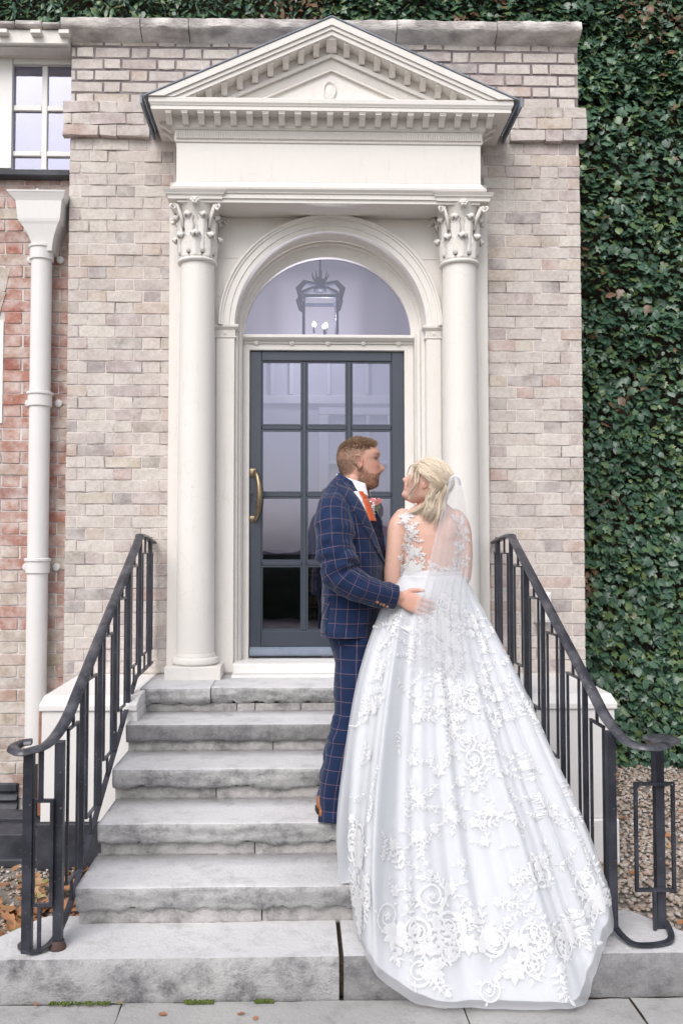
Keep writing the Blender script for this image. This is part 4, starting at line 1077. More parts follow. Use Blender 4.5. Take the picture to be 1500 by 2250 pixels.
# ================================================================== IVY WALL
IY = 1.30
mw = MB().box(-9, 9, IY + .02, IY + .3, -.05, 7.5).build('garden_wall', M_plain('dark_brick', (.10,.07,.055), (.06,.045,.035), 8, .95, .1, .5, 40))  # dark brown brick, mottled at random
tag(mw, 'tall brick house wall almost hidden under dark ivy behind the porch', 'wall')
def M_leaff(name, attr):
    m = N(name)
    if attr: a = m.n('Attribute'); a.attribute_name = 'tint'; rnd = a.outputs['Fac']
    else: rnd = m.n('ObjectInfo').outputs['Random']
    c = m.ramp(rnd, [(0, (.030,.068,.048)), (.35, (.042,.098,.058)), (.6, (.060,.125,.072)), (.8, (.085,.155,.066)), (.90, (.11,.16,.05)), (.94, (.13,.07,.04)), (1, (.20,.10,.06))])
    w = m.n('NewGeometry').outputs['Position']
    c = m.mix(m.ramp(m.noise(w, 60, 3), [(.4, 0), (.8, .35)]), c, (.10,.17,.10))
    b = m.bsdf(c, .34, .5, m.bump(m.noise(w, 90, 2), .3, .004)); return m.m
M_leaf = M_leaff('ivy_leaf', False); M_leafA = M_leaff('ivy_leaf_mass', True)
def ivy_leaf(kind):
    if kind == 0: o = [(0, -.35), (.22, -.42), (.48, -.18), (.30, .02), (.55, .30), (.22, .30), (0, .78)]
    elif kind == 1: o = [(0, -.30), (.30, -.40), (.45, -.08), (.34, .12), (.40, .40), (.16, .42), (0, .70)]
    elif kind == 2: o = [(0, -.40), (.25, -.38), (.42, -.12), (.44, .12), (.30, .36), (.12, .56), (0, .66)]
    else: o = [(0, -.5), (.12, -.35), (.20, -.05), (.20, .25), (.12, .52), (.05, .68), (0, .8)]
    v = [(0, .0, .04)] + [(x, y, -.10*abs(x) - .10*y*y) for x, y in o] + [(-x, y, -.10*abs(x) - .10*y*y) for x, y in o[1:-1]][::-1]
    n = len(v) - 1
    f = [(0, i+1, (i+1) % n + 1) for i in range(n)]
    return np.array(v), np.array(f)
leaves = [ivy_leaf(k) for k in range(4)]
nr = np.random.RandomState(11)
ivy = thing('ivy_plant', 'dense dark green ivy climbing the tall wall behind the porch', 'ivy', (1.9, IY, 0))
def leaf_frames(n, boxes, size, dep, hedge=False):
    out = []
    for (x0, x1, z0, z1, cnt) in boxes:
        X = nr.uniform(x0, x1, cnt); Zq = nr.uniform(z0, z1, cnt)
        for x, z in zip(X, Zq):
            bulge = .055*noise.fractal(Vector((x*2.2, z*2.2, 3.3)), .8, 2, 3) + .05*noise.noise(Vector((x*6, z*6, 1)))
            d = nr.uniform(0, 1)**.7 * dep
            out.append((x, IY - .03 - d - bulge - .05, z, nr.uniform(*size) * (1.0 if nr.rand() < .75 else .62), d/dep))
    return out
def leaf_xf(fr, hedge=False):
    x, y, z, s, d = fr
    rot = nr.normal(math.pi, .55)               # tip hangs down
    tilt = nr.normal(-.55, .35); yaw = nr.normal(0, .5)
    A = Matrix.Translation((x, y, z)) @ Matrix.Rotation(yaw, 4, 'Z') @ Matrix.Rotation(R(90) + tilt, 4, 'X') @ Matrix.Rotation(rot, 4, 'Z') @ Matrix.Scale(s, 4)
    return A
boxes = [(1.30, 3.35, -.02, 5.9, 15500), (-3.0, 3.35, 5.25, 6.4, 15000)]
frs = leaf_frames(0, boxes, (.045, .082), .09)
vis = []
for f_ in frs:
    px, py = proj(f_[:3]); vis.append(0 <= px <= 1500 and 0 <= py <= 1690 and not (132 < px < 1285 and py > 40))
order = sorted(range(len(frs)), key=lambda i: -(frs[i][3]*(.4 + frs[i][4])) if vis[i] else 1)
singles = set(order[:300])
lm = []
for k in range(3):
    lm.append(fill_mesh('leaf', leaves[k][0], leaves[k][1], M_leaf, True))
V = []; Fq = []; T = []; off = 0
for i, f_ in enumerate(frs):
    A = leaf_xf(f_); kk = 3 if (f_[0] < .1 and f_[2] > 4.5 and nr.rand() < .9) else nr.randint(0, 3)
    if i in singles and kk < 3:
        o = link('leaf', lm[kk], ivy); o.matrix_world = A; o.location = Vector(A.translation) - ivy.location; continue
    lv, lf = leaves[kk]; q = (np.c_[lv, np.ones(len(lv))] @ np.array(A).T)[:, :3]
    V.append(q); Fq.append(lf + off); off += len(lv)
    base = nr.rand(); patch = noise.noise(Vector((f_[0]*1.5, f_[2]*1.1, 8)))
    t = min(base, .89) if patch < .15 or nr.rand() < .55 else base
    if patch > .30 and nr.rand() < .35: t = nr.uniform(.92, 1)
    T.append(np.full(len(lv), t))
o = link('leaf_mass', fill_mesh('leaf_mass', np.concatenate(V), np.concatenate(Fq), M_leafA, True, col=np.concatenate(T)), ivy); o['kind'] = 'stuff'
stemm = M_plain('ivy_stem', (.20,.14,.09), (.30,.24,.17), 20, .8, .2, 0)
for k in range(46):
    b = MB()
    x = nr.uniform(1.55, 2.6); z = nr.uniform(.1, 5.6); p = Vector((x, IY - .09 - nr.uniform(0, .06), z)); pts = [p]; a = nr.uniform(0, 6.28)
    for i in range(7):
        a += nr.normal(0, .5); p = p + Vector((math.cos(a)*.035, nr.normal(0, .008), math.sin(a)*.035)); pts.append(p)
    b.tube(pts, [.004 - .0004*i for i in range(8)], 5); b.build('stem', stemm, ivy, smooth=True)

# ================================================================== GRAVEL, FALLEN LEAVES
def pebbles(name, label, boxes, mat, smin, smax):
    ico = bmesh.new(); bmesh.ops.create_icosphere(ico, subdivisions=1, radius=1); iv = np.array([v.co[:] for v in ico.verts]); fi = np.array([[v.index for v in f.verts] for f in ico.faces]); ico.free()
    V = []; Fq = []; T = []; off = 0
    for (x0, x1, y0, y1, cnt) in boxes:
        for k in range(cnt):
            x, y = nr.uniform(x0, x1), nr.uniform(y0, y1)
            if -1.45 < x < 1.26 and y < -1.62: continue
            s = nr.uniform(smin, smax); q = iv * (1 + nr.uniform(-.16, .16, (len(iv), 1))) * np.array([s, s*nr.uniform(.6, 1), s*nr.uniform(.4, .7)])
            A = np.array((Matrix.Rotation(nr.uniform(0, 6.3), 3, 'Z') @ Matrix.Rotation(nr.normal(0, .35), 3, 'X')))
            V.append(q @ A.T + np.array([x, y, -.030 + nr.uniform(0, .016)])); Fq.append(fi + off); off += len(iv); T.append(np.full(len(iv), nr.rand()))
    me = fill_mesh(name, np.concatenate(V), np.concatenate(Fq), mat, True, col=np.concatenate(T)); return tag(link(name, me), label, 'gravel', kind='stuff')
m = N('pebble'); a = m.n('Attribute'); a.attribute_name = 'tint'; w = m.n('NewGeometry').outputs['Position']
c = m.ramp(a.outputs['Fac'], [(0, (.52,.43,.35)), (.2, (.42,.33,.26)), (.4, (.58,.52,.45)), (.6, (.36,.29,.24)), (.8, (.62,.58,.54)), (.92, (.46,.29,.21)), (1, (.68,.65,.61))])
m.bsdf(m.mix(m.noise(w, 70, 3), c, m.mix(1, c, (.6,.6,.6), 'MULTIPLY')), .8, .3); M_peb = m.m
pebbles('gravel', 'loose tan and grey gravel between the steps and the ivy', [(1.04, 2.7, -2.15, 1.25, 7600)], M_peb, .011, .021)
pebbles('gravel', 'sparse gravel and soil below the drain box and podium', [(-2.2, -1.05, -2.1, -.62, 1500)], M_peb, .008, .016)
m = N('dead_leaf'); oi = m.n('ObjectInfo').outputs['Random']; at = m.n('Attribute'); at.attribute_name = 'tint'
c = m.ramp(m.math('FRACT', m.math('ADD', oi, at.outputs['Fac'])), [(0, (.30,.13,.06)), (.3, (.40,.20,.10)), (.55, (.22,.10,.05)), (.75, (.42,.28,.16)), (.9, (.20,.22,.07)), (1, (.34,.15,.08))])
m.bsdf(c, .7, .3); M_dead = m.m
def dead(n_=5):
    out = []
    for k in range(n_):
        o = [(0, -.5), (.18, -.32), (.36, -.05), (.26, .12), (.30, .30), (.10, .36), (0, .6)]
        pts = o + [(-x, y) for x, y in o[1:-1]][::-1]
        v = [(0, 0, .02)] + [(x, y, .25*abs(x)**1.2 + .22*y*y*nr.uniform(.3, 1.6) + nr.uniform(-.05, .09)) for x, y in pts]; n = len(pts)
        out.append((np.array(v), np.array([(0, i+1, (i+1) % n + 1) for i in range(n)])))
    return out
DL = dead(); V = []; Fq = []; T = []; off = 0
spots = []
for k in range(420):
    px, py = nr.uniform(-40, 225), nr.uniform(1915, 2065)
    t = -(CAM.z + .0) / ray(px, py).z; p = CAM + ray(px, py)*t
    if p.x > -1.10 and p.y > -1.9: continue
    if p.y < -1.74 - max(0, (-p.x - 1.21))*1.45 and p.x > -1.45: continue
    if nr.rand() < smoothstep(.0, .5, abs(p.x + 1.2)) * .75: continue
    spots.append((p.x, p.y))
for k, (x, y) in enumerate(spots):
    lv, lf = DL[k % 5]; s = nr.uniform(.04, .085)
    A = np.array((Matrix.Translation((x, y, nr.uniform(-.012, .03))) @ Matrix.Rotation(nr.uniform(0, 6.3), 4, 'Z') @ Matrix.Rotation(nr.normal(0, .5), 4, 'X') @ Matrix.Scale(s, 4)))
    V.append((np.c_[lv, np.ones(len(lv))] @ A.T)[:, :3]); Fq.append(lf + off); off += len(lv); T.append(np.full(len(lv), nr.rand()))
tag(link('leaf_litter', fill_mesh('leaf_litter', np.concatenate(V), np.concatenate(Fq), M_dead, True, col=np.concatenate(T))), 'drift of brown fallen leaves against the railing foot and podium', 'leaves', kind='stuff')
dlm = [fill_mesh('fallen_leaf', a_, f_, M_dead, True) for a_, f_ in DL]
def one_leaf(p, s, label, grp=None):
    o = link('fallen_leaf', rng.choice(dlm)); o.location = p; o.scale = (s, s, s); o.rotation_euler = (rng.uniform(-.2, .2), rng.uniform(-.2, .2), rng.uniform(0, 6.3)); tag(o, label, 'leaf', grp)
for px, py in ((85, 2198), (265, 2203), (530, 2230), (562, 2240), (358, 2232)):
    t = -CAM.z / ray(px, py).z; q = CAM + ray(px, py)*t; one_leaf((q.x, min(q.y, -2.15), .004), rng.uniform(.02, .035), 'small dry leaf lying on the paving in front of the bottom step', 'leaves on the paving')
for k in range(46):
    x, y = rng.uniform(1.2, 2.2), rng.uniform(-1.7, 1.0)
    one_leaf((x, y, -.005), rng.uniform(.04, .075), 'fallen leaf lying on the gravel below the ivy', 'leaves on the gravel')
# low hedge across the drive, seen only as a dark reflection in the lower panes
hg = thing('clipped_hedge', 'dark clipped hedge across the drive, reflected in the lower door panes', 'hedge', (0, -15, 0))
b = MB(); G = []
for j in range(9):
    t = j/8; row = []
    for i in range(121):
        x = -14 + 28*i/120; h = 1.62 + .22*noise.noise(Vector((x*.7, 0, 0))) + .10*noise.noise(Vector((x*3, 0, 1)))
        row.append((x, -15 + .6*t + .12*noise.noise(Vector((x*2, t*3, 2))), h*min(1, t*1.15)))
    G.append(row)
b.grid(G); o = b.build('foliage', M_plain('hedge_green', (.02,.035,.018), (.035,.06,.03), 4, .8, .2, .8, 12, .05), hg, smooth=True); sm = o.modifiers.new('thick', 'SOLIDIFY'); sm.thickness = .8
# ================================================================== PEOPLE: tools
def tubeVF(pts, rad, n=18):
    b = MB(); pts = [Vector(p) for p in pts]
    # rounded ends
    d0 = (pts[0]-pts[1]).normalized(); d1 = (pts[-1]-pts[-2]).normalized(); P2 = []; R2 = []
    for t in (.97, .8, .5): P2.append(pts[0] + d0*rad[0]*t); R2.append(rad[0]*math.sqrt(max(.0, 1-t*t)))
    P2 += pts; R2 += list(rad)
    for t in (.5, .8, .97): P2.append(pts[-1] + d1*rad[-1]*t); R2.append(rad[-1]*math.sqrt(max(.0, 1-t*t)))
    b.tube(P2, R2, n); return b.v, b.f
def ellVF(c, r, rot=None, n=20, m=12):
    V = []; F_ = []; c = Vector(c)
    for j in range(m+1):
        th = math.pi*j/m
        for i in range(n):
            p = Vector((r[0]*math.sin(th)*math.cos(2*math.pi*i/n), r[1]*math.sin(th)*math.sin(2*math.pi*i/n), r[2]*math.cos(th)))
            if j in (0, m): p = Vector((1e-4*math.cos(2*math.pi*i/n), 1e-4*math.sin(2*math.pi*i/n), r[2]*math.cos(th)))
            V.append(c + (rot @ p if rot else p))
    for j in range(m):
        for i in range(n): F_.append((j*n+i, (j+1)*n+i, (j+1)*n+(i+1) % n, j*n+(i+1) % n))
    F_.append(tuple(range(n))); F_.append(tuple(m*n+i for i in range(n))[::-1]); return V, F_
def ringsVF(rings):
    n = len(rings[0]); V = [q for r in rings for q in r]
    F_ = [(j*n+i, j*n+(i+1) % n, (j+1)*n+(i+1) % n, (j+1)*n+i) for j in range(len(rings)-1) for i in range(n)]
    F_.append(tuple(range(n))[::-1]); F_.append(tuple((len(rings)-1)*n+i for i in range(n))); return V, F_
def sring(c, fwd, lat, rf, rl, n=48, p=2.3, rb=None):
    out = []
    for i in range(n):
        a = 2*math.pi*i/n; ca, sa = math.cos(a), math.sin(a); x = math.copysign(abs(ca)**(2/p), ca); y = math.copysign(abs(sa)**(2/p), sa)
        out.append(Vector(c) + fwd*(x*(rf if x > 0 or rb is None else rb)) + lat*(y*rl))
    return out
def blob(parts, voxel, smooth=3):
    V = []; F_ = []
    for v, f in parts:
        o = len(V); V += [tuple(q) for q in v]; F_ += [tuple(o+i for i in q) for q in f]
    me = bpy.data.meshes.new('tmp'); me.from_pydata(V, [], F_)
    bm = bmesh.new(); bm.from_mesh(me)
    bmesh.ops.recalc_face_normals(bm, faces=bm.faces); bm.to_mesh(me); bm.free(); me.update()
    ob = bpy.data.objects.new('tmp', me); COL.objects.link(ob)
    r = ob.modifiers.new('r', 'REMESH'); r.mode = 'VOXEL'; r.voxel_size = voxel; r.use_smooth_shade = True
    s = ob.modifiers.new('s', 'SMOOTH'); s.factor = .5; s.iterations = smooth
    dg = bpy.context.evaluated_depsgraph_get(); dg.update()
    ev = bpy.data.meshes.new_from_object(ob.evaluated_get(dg))
    bpy.data.objects.remove(ob); bpy.data.meshes.remove(me)
    n = len(ev.vertices); A = np.empty(n*3, np.float32); ev.vertices.foreach_get('co', A); A = A.reshape(-1, 3)
    Fq = [tuple(p.vertices) for p in ev.polygons]; bpy.data.meshes.remove(ev); return A, Fq
def set_tint(me, col):
    at = me.attributes.new('tint', 'FLOAT_COLOR', 'POINT'); c = np.concatenate([col, np.ones((len(col), 1))], 1).astype(np.float32); at.data.foreach_set('color', c.ravel())
def mesh_of(name, V, Fq, mats, smooth=True):
    me = bpy.data.meshes.new(name); me.from_pydata([tuple(map(float, q)) for q in V], [], Fq); me.materials.append(mats)
    if smooth: me.polygons.foreach_set('use_smooth', [True]*len(me.polygons))
    me.update(); return me
def bvh_of(V, Fq): return BVHTree.FromPolygons([Vector(map(float, q)) for q in V], Fq)
def cat(pts, n=8): return smooth_path(pts, n)

def hand(wrist, knuck_dir, back_n, thumb_side, curl=(.35, .3, .25), scale=1.0, spread=.10, fan=(0, 0, 0, 0), thumb_open=.8):
    """parts of a hand: palm, four jointed fingers of unequal length and a thumb that leaves the side of the palm"""
    d = Vector(knuck_dir).normalized(); nrm = Vector(back_n); nrm = (nrm - d*nrm.dot(d)).normalized(); s = Vector(thumb_side); s = (s - d*s.dot(d) - nrm*s.dot(nrm)).normalized(); k = scale; w = Vector(wrist); parts = []
    rings = []
    for t, wd, th in ((-.02, .026, .020), (.0, .028, .0195), (.025, .036, .0175), (.055, .041, .0160), (.080, .041, .0135), (.092, .037, .0095)):
        rings.append(sring(w + d*(t*k), nrm, s, th*k, wd*k, 20, 2.6))
    parts.append(ringsVF(rings))
    lens = (.072, .080, .074, .058); offs = (.030, .010, -.011, -.030); base = (.086, .091, .087, .078); rad = (.0088, .0090, .0086, .0076)
    for i in range(4):
        p = w + d*((base[i]-.012)*k) + s*(offs[i]*k); dd = (d + s*(offs[i]*spread*12 + fan[i])*.35).normalized(); pts = [p]; ra = [rad[i]*1.06*k]; a = 0
        for seg, (fr, cu) in enumerate(zip((.46, .31, .23), curl)):
            a += cu; v = dd*math.cos(a) - nrm*math.sin(a); pts.append(pts[-1] + v*(lens[i]*fr*k + (.012*k if seg == 0 else 0))); ra.append(rad[i]*(1 - .09*(seg+1))*k)
        parts.append(tubeVF(pts, ra, 10))
    p = w + d*(.018*k) + s*(.022*k); v1 = (d*.72 + s*thumb_open - nrm*.15).normalized(); v2 = (d*.95 + s*thumb_open*.45 - nrm*.2).normalized()
    pts = [p, p + v1*(.036*k), p + v1*(.036*k) + v2*(.030*k), p + v1*(.036*k) + v2*(.054*k)]; parts.append(tubeVF(pts, [.0150*k, .0120*k, .0105*k, .0085*k], 10))
    return parts

def headVF(T, front, back, width, nose, lat_n=(.009, .015), eye_z=.138, sock=.007, nu=96, nv=110):
    """front/back/width: [(z, value)] in head space (x forward, y left, z up from the chin)"""
    zs = np.linspace(front[0][0], front[-1][0], nv); fz = np.array(front); bz = np.array(back); wz = np.array(width); nzp = np.array(nose)
    def sm(arr, z):
        h = .004; return sum(np.interp(z + o, arr[:, 0], arr[:, 1]) for o in (-h, 0, h))/3
    rings = []
    for z in zs:
        f, bk, wd = sm(fz, z), sm(bz, z), sm(wz, z); c = .5*(f + bk)*.6 ; no = np.interp(z, nzp[:, 0], nzp[:, 1]); row = []
        sg = lat_n[0] + (lat_n[1]-lat_n[0])*smoothstep(nzp[-1][0], nzp[2][0], z)
        for i in range(nu):
            a = 2*math.pi*i/nu; ca, sa = math.cos(a), math.sin(a); e = .86 if ca > 0 else 1.0
            x = c + (f-c if ca > 0 else c-bk)*math.copysign(abs(ca)**e, ca); y = wd*math.copysign(abs(sa)**.92, sa)
            if ca > 0:
                x += no*math.exp(-(y/sg)**2)
                for sy in (-1, 1):
                    x -= sock*math.exp(-((y - sy*.031)/.014)**2 - ((z - eye_z)/.0095)**2)
                    x += .0045*math.exp(-((y - sy*.034)/.020)**2 - ((z - eye_z + .034)/.014)**2)
            row.append(T @ Vector((x, y, z)))
        rings.append(row)
    return ringsVF(rings)
def earVF(T, y, x0=-.004, z0=.118, s=1.0, sg=1):
    parts = []; tl = Matrix.Rotation(R(-12), 3, 'Y')
    rot = T.to_3x3() @ Matrix.Rotation(sg*R(18), 3, 'Z') @ tl
    parts.append(ellVF(T @ Vector((x0, y, z0)), (.014*s, .0055, .026*s), rot, 16, 10))
    pts = []; c = Vector((x0, y + sg*.004, z0))
    for i in range(15):
        a = R(-60) + R(285)*i/14; pts.append(T @ (c + Matrix.Rotation(sg*R(18), 3, 'Z') @ tl @ Vector((.0150*s*math.cos(a)*(1 if math.sin(a) > -.2 else .8), 0, .0275*s*math.sin(a)))))
    parts.append(tubeVF(pts, [.0034*s]*15, 8)); parts.append(ellVF(T @ Vector((x0 + .004, y + sg*.001, z0 - .026*s)), (.008, .005, .009), T.to_3x3(), 12, 8)); return parts

def strands(paths, name, mat, parent, r0=.0011, sides=3, tint=None):
    """paths: list of point lists -> one mesh of thin tapered tubes"""
    V = []; Fq = []; C = []; off = 0
    for k, pts in enumerate(paths):
        m_ = len(pts); A = np.array([tuple(p) for p in pts]); Tn = np.gradient(A, axis=0); Tn /= np.linalg.norm(Tn, axis=1)[:, None] + 1e-9
        u = np.cross(Tn, np.array([.31, .52, .79])); u /= np.linalg.norm(u, axis=1)[:, None] + 1e-9; w = np.cross(Tn, u)
        rr = r0[k] if isinstance(r0, (list, np.ndarray)) else r0
        tp = rr * (1 - .8*np.linspace(0, 1, m_)**2)
        for s in range(sides):
            a = 2*math.pi*s/sides
            V.append(A + (u*math.cos(a) + w*math.sin(a))*tp[:, None])
        idx = np.arange(m_-1)
        for s in range(sides):
            a, b_ = off + s*m_, off + ((s+1) % sides)*m_
            Fq.append(np.stack([a+idx, b_+idx, b_+idx+1, a+idx+1], 1))
        off += sides*m_; C.append(np.full(sides*m_, nr.rand() if tint is None else tint[k]))
    me = fill_mesh(name, np.concatenate(V), np.concatenate(Fq), mat, True, col=np.concatenate(C)); return link(name, me, parent)

# ---- people materials
def M_skinf(name, rough=.48):
    m = N(name); a = m.n('Attribute'); a.attribute_name = 'tint'; w = m.n('NewGeometry').outputs['Position']
    c = m.mix(m.ramp(m.noise(w, 55, 4), [(.35, 0), (.7, .35)]), a.outputs['Color'], m.mix(1, a.outputs['Color'], (.92,.80,.76), 'MULTIPLY'))
    b = m.bsdf(c, rough, .35, m.bump(m.noise(w, 320, 3), .08, .002)); b.inputs['Subsurface Weight'].default_value = .12; b.inputs['Subsurface Radius'].default_value = (.012, .005, .003); b.inputs['Subsurface Scale'].default_value = .5
    return m.m
M_skin = M_skinf('skin')
def M_hairf(name, stops, rough=.42):
    m = N(name); a = m.n('Attribute'); a.attribute_name = 'tint'; c = m.ramp(a.outputs['Fac'], stops); m.bsdf(c, rough, .5); return m.m
M_blonde = M_hairf('blonde_hair', [(0, (.34,.235,.15)), (.3, (.60,.475,.345)), (.6, (.75,.645,.51)), (.85, (.83,.765,.66)), (1, (.52,.395,.27))])
M_brown = M_hairf('brown_hair', [(0, (.10,.062,.042)), (.4, (.18,.115,.075)), (.75, (.29,.185,.115)), (1, (.40,.26,.16))], .55)
def M_checkf():
    m = N('navy_windowpane_check'); uv = m.n('UVMap').outputs[0]; sp = m.n('SeparateXYZ'); m.l(uv, sp.inputs[0]); w = m.n('NewGeometry').outputs['Position']
    def line(s_, per, wd, off):
        fr = m.math('FRACT', m.math('ADD', m.math('DIVIDE', s_, per), off)); return m.math('LESS_THAN', m.math('ABSOLUTE', m.math('SUBTRACT', fr, .5)), wd/per/2)
    l1 = m.math('MAXIMUM', line(sp.outputs[0], .054, .0018, 0), line(sp.outputs[1], .063, .0018, 0))
    mp = m.n('Mapping'); mp.inputs['Scale'].default_value = (900, 900, 1); m.l(uv, mp.inputs[0])
    wv = m.noise(mp.outputs[0], 1.0, 1)
    c = m.mix(wv, (.003,.009,.036), (.010,.026,.078))
    c = m.mix(m.math('MULTIPLY', m.ramp(m.noise(w, 9, 3), [(.35, 0), (.7, 1)]), .35), c, (.012,.030,.090))
    c = m.mix(m.math('MULTIPLY', l1, .45), c, (.40,.22,.22))
    b = m.bump(wv, .15, .001); b = m.bump(m.noise(w, 16, 4, .55), .35, .018, b)
    q = m.bsdf(c, .85, .2, b); q.inputs['Sheen Weight'].default_value = .15; return m.m
M_check = M_checkf()
M_shirt = M_plain('white_shirt', (.78,.80,.84), None, 5, .8, .2, .1, 200, .001)
M_tie = M_plain('orange_silk', (.52,.085,.025), (.62,.12,.035), 40, .4, .5, .2, 200, .002)
M_waist = M_plain('navy_waistcoat', (.008,.011,.035), None, 5, .85, .2, 0)
M_tan = M_plain('tan_leather', (.36,.13,.045), (.28,.09,.03), 30, .35, .5, .1, 90)
M_sole = M_plain('dark_sole', (.03,.018,.012), None, 5, .6, .3, 0)
M_button = M_plain('horn_button', (.16,.075,.04), (.28,.15,.09), 120, .35, .5, 0)
def M_clothf(name, col, trans, transl=.25, rough=.8, bs=.3, bscale=25, weave=False):
    m = N(name); w = m.n('NewGeometry').outputs['Position']; nb = m.bump(m.noise(w, bscale, 4, .6), bs, .006)
    d = m.n('BsdfDiffuse'); d.inputs[0].default_value = (*col, 1); m.l(nb, d.inputs['Normal'])
    t = m.n('BsdfTranslucent'); t.inputs[0].default_value = (*col, 1)
    mx = m.n('MixShader'); mx.inputs[0].default_value = transl; m.l(d.outputs[0], mx.inputs[1]); m.l(t.outputs[0], mx.inputs[2]); out = mx.outputs[0]
    if trans > 0:
        tr = m.n('BsdfTransparent'); m2 = m.n('MixShader'); 
        m2.inputs[0].default_value = trans
        m.l(out, m2.inputs[1]); m.l(tr.outputs[0], m2.inputs[2]); out = m2.outputs[0]
    m.l(out, m.o.inputs[0]); return m.m
M_satin = M_clothf('ivory_satin', (.725,.737,.765), 0, .1)
M_tulle = M_clothf('white_tulle', (.785,.797,.825), .55, .35, bs=.12)
M_veil = M_clothf('veil_tulle', (.92,.925,.95), .835, .4, bs=0)
M_illusion = M_clothf('illusion_mesh', (.82,.78,.77), .80, .3)
M_lace = M_clothf('white_lace', (.81,.812,.82), .10, .2, bs=.5, bscale=220)
M_pearl = M_plain('pearl', (.8,.78,.74), None, 5, .2, .6, 0)

# ================================================================== THE BRIDE
BY0 = -1.47
bride = thing('person', 'person in white lace wedding gown and long veil, back turned, on the steps', 'person', (P(946, 1700, BY0).x, BY0, NOSE_Z[3]))
UPv = Vector((0, 0, 1)); XV = Vector((1, 0, 0)); YV = Vector((0, 1, 0))
bl = R(8); bF = Vector((-math.sin(bl), math.cos(bl), 0)); bL = Vector((math.cos(bl), math.sin(bl), 0))   # she faces the door, a little to the left
tors = [(1350, 946, 92, .120), (1310, 946, 80, .108), (1270, 947, 67, .090), (1240, 950, 66.5, .090), (1205, 953, 69, .096), (1175, 950, 73, .096), (1150, 946, 75, .088), (1134, 945, 70, .074), (1124, 946, 58, .062), (1114, 948, 42, .055), (1104, 950, 28, .048)]
rings = []
for py, cx_, hw_, dp in tors:
    c = P(cx_, py, BY0 + (.012 if py < 1130 else 0)); rings.append(sring(c, bF, bL, dp, hw_/481, 56, 2.25))
parts = [ringsVF(rings)]
# shoulder blades and spine furrow shoulders
for sx, px in ((-1, 912), (1, 985)):
    parts.append(ellVF(P(px, 1168, BY0 - .062), (.040, .030, .060)))
def bp(px, py, Y): return P(px, py, Y)
armL = cat([bp(884, 1136, BY0), bp(873, 1160, BY0 - .01), bp(869, 1205, BY0 - .02), bp(863, 1255, BY0 - .02), bp(860, 1284, BY0 - .005), bp(850, 1296, BY0 + .07), bp(838, 1280, BY0 + .17), bp(832, 1262, BY0 + .22)], 5)
rl = np.interp(np.linspace(0, 1, len(armL)), [0, .14, .3, .45, .57, .7, .9, 1], [.040, .046, .044, .041, .036, .036, .027, .024])
parts.append(tubeVF(armL, list(rl), 20))
armR = cat([bp(1002, 1138, BY0), bp(1012, 1160, BY0 - .005), bp(1017, 1205, BY0 - .01), bp(1017, 1250, BY0 - .005), bp(1013, 1276, BY0 + .015), bp(990, 1275, BY0 + .12), bp(960, 1255, BY0 + .20), bp(935, 1245, BY0 + .22)], 5)
parts.append(tubeVF(armR, list(rl*.95), 20))
parts.append(tubeVF([P(951, 1122, BY0 + .015), P(951, 1095, BY0 + .008), P(944, 1060, BY0)], [.054, .046, .046], 22))
parts += hand(armL[-1], Vector((-.4, .6, .7)), Vector((-.5, -.7, .3)), Vector((.3, .5, .6)), (.3, .3, .3), .86)
parts += hand(armR[-1], Vector((-.9, .2, .2)), Vector((.1, .9, .2)), Vector((0, 0, 1)), (.3, .3, .3), .86)
# legs under the gown
for dx in (-.075, .085):
    base = Vector((bride.location.x + dx, BY0 + .03, 0)); parts.append(tubeVF([base + UPv*1.45, base + UPv*1.0, base + UPv*.56], [.085, .055, .038], 14))
    parts.append(ellVF(base + Vector((-.02, .06, .535)), (.04, .11, .03)))
# head
HBs = .955
earp = P(936, 1060, BY0 - .068)
Rh = Matrix.Rotation(R(180 - 12), 3, 'Z') @ Matrix.Rotation(R(-25), 3, 'Y')      # faces left and slightly away, chin lifted
eloc = Vector((-.002, .068, .116))*HBs
TB = Matrix.Translation(earp - Rh @ eloc) @ (Rh.to_4x4() @ Matrix.Scale(HBs, 4))
ff = [(0, .055), (.006, .078), (.014, .087), (.028, .090), (.040, .084), (.047, .092), (.053, .094), (.0565, .0895), (.060, .095), (.066, .096), (.075, .091), (.10, .090), (.132, .089), (.146, .095), (.17, .097), (.195, .087), (.215, .060), (.228, .02), (.230, .005)]
fb = [(0, .02), (.02, -.01), (.04, -.045), (.06, -.068), (.10, -.090), (.14, -.103), (.17, -.100), (.20, -.072), (.22, -.035), (.230, -.002)]
fw = [(0, .018), (.006, .028), (.02, .040), (.045, .052), (.08, .061), (.11, .067), (.14, .071), (.17, .071), (.20, .058), (.22, .034), (.230, .004)]
fn = [(.062, 0), (.072, .004), (.078, .017), (.086, .026), (.092, .025), (.105, .015), (.125, .004), (.136, 0)]
parts.append(headVF(TB, ff, fb, fw, fn, (.0085, .0125), .135, .006))
parts += earVF(TB, .066, -.004, .114, .92, 1); parts += earVF(TB, -.066, -.004, .114, .92, -1)
BV, BF = blob(parts, .0036, 3)
bme = mesh_of('body', BV, BF, M_skin)
col = np.tile(np.array([.64, .405, .325]), (len(BV), 1)).astype(float)
TBi = np.array(TB.inverted()); hl = (np.c_[BV, np.ones(len(BV))] @ TBi.T)[:, :3]
inh = (hl[:, 2] > -.01) & (np.abs(hl[:, 1]) < .1) & (hl[:, 0] > -.12) & (hl[:, 0] < .15)
def paint(mask, c, amt): 
    global col
    k = (mask*amt)[:, None]; col = col*(1-k) + np.array(c)*k
def g3(x, y, z, sx, sy, sz): return np.exp(-((hl[:, 0]-x)/sx)**2 - ((np.abs(hl[:, 1])-y)/sy)**2 - ((hl[:, 2]-z)/sz)**2)*inh
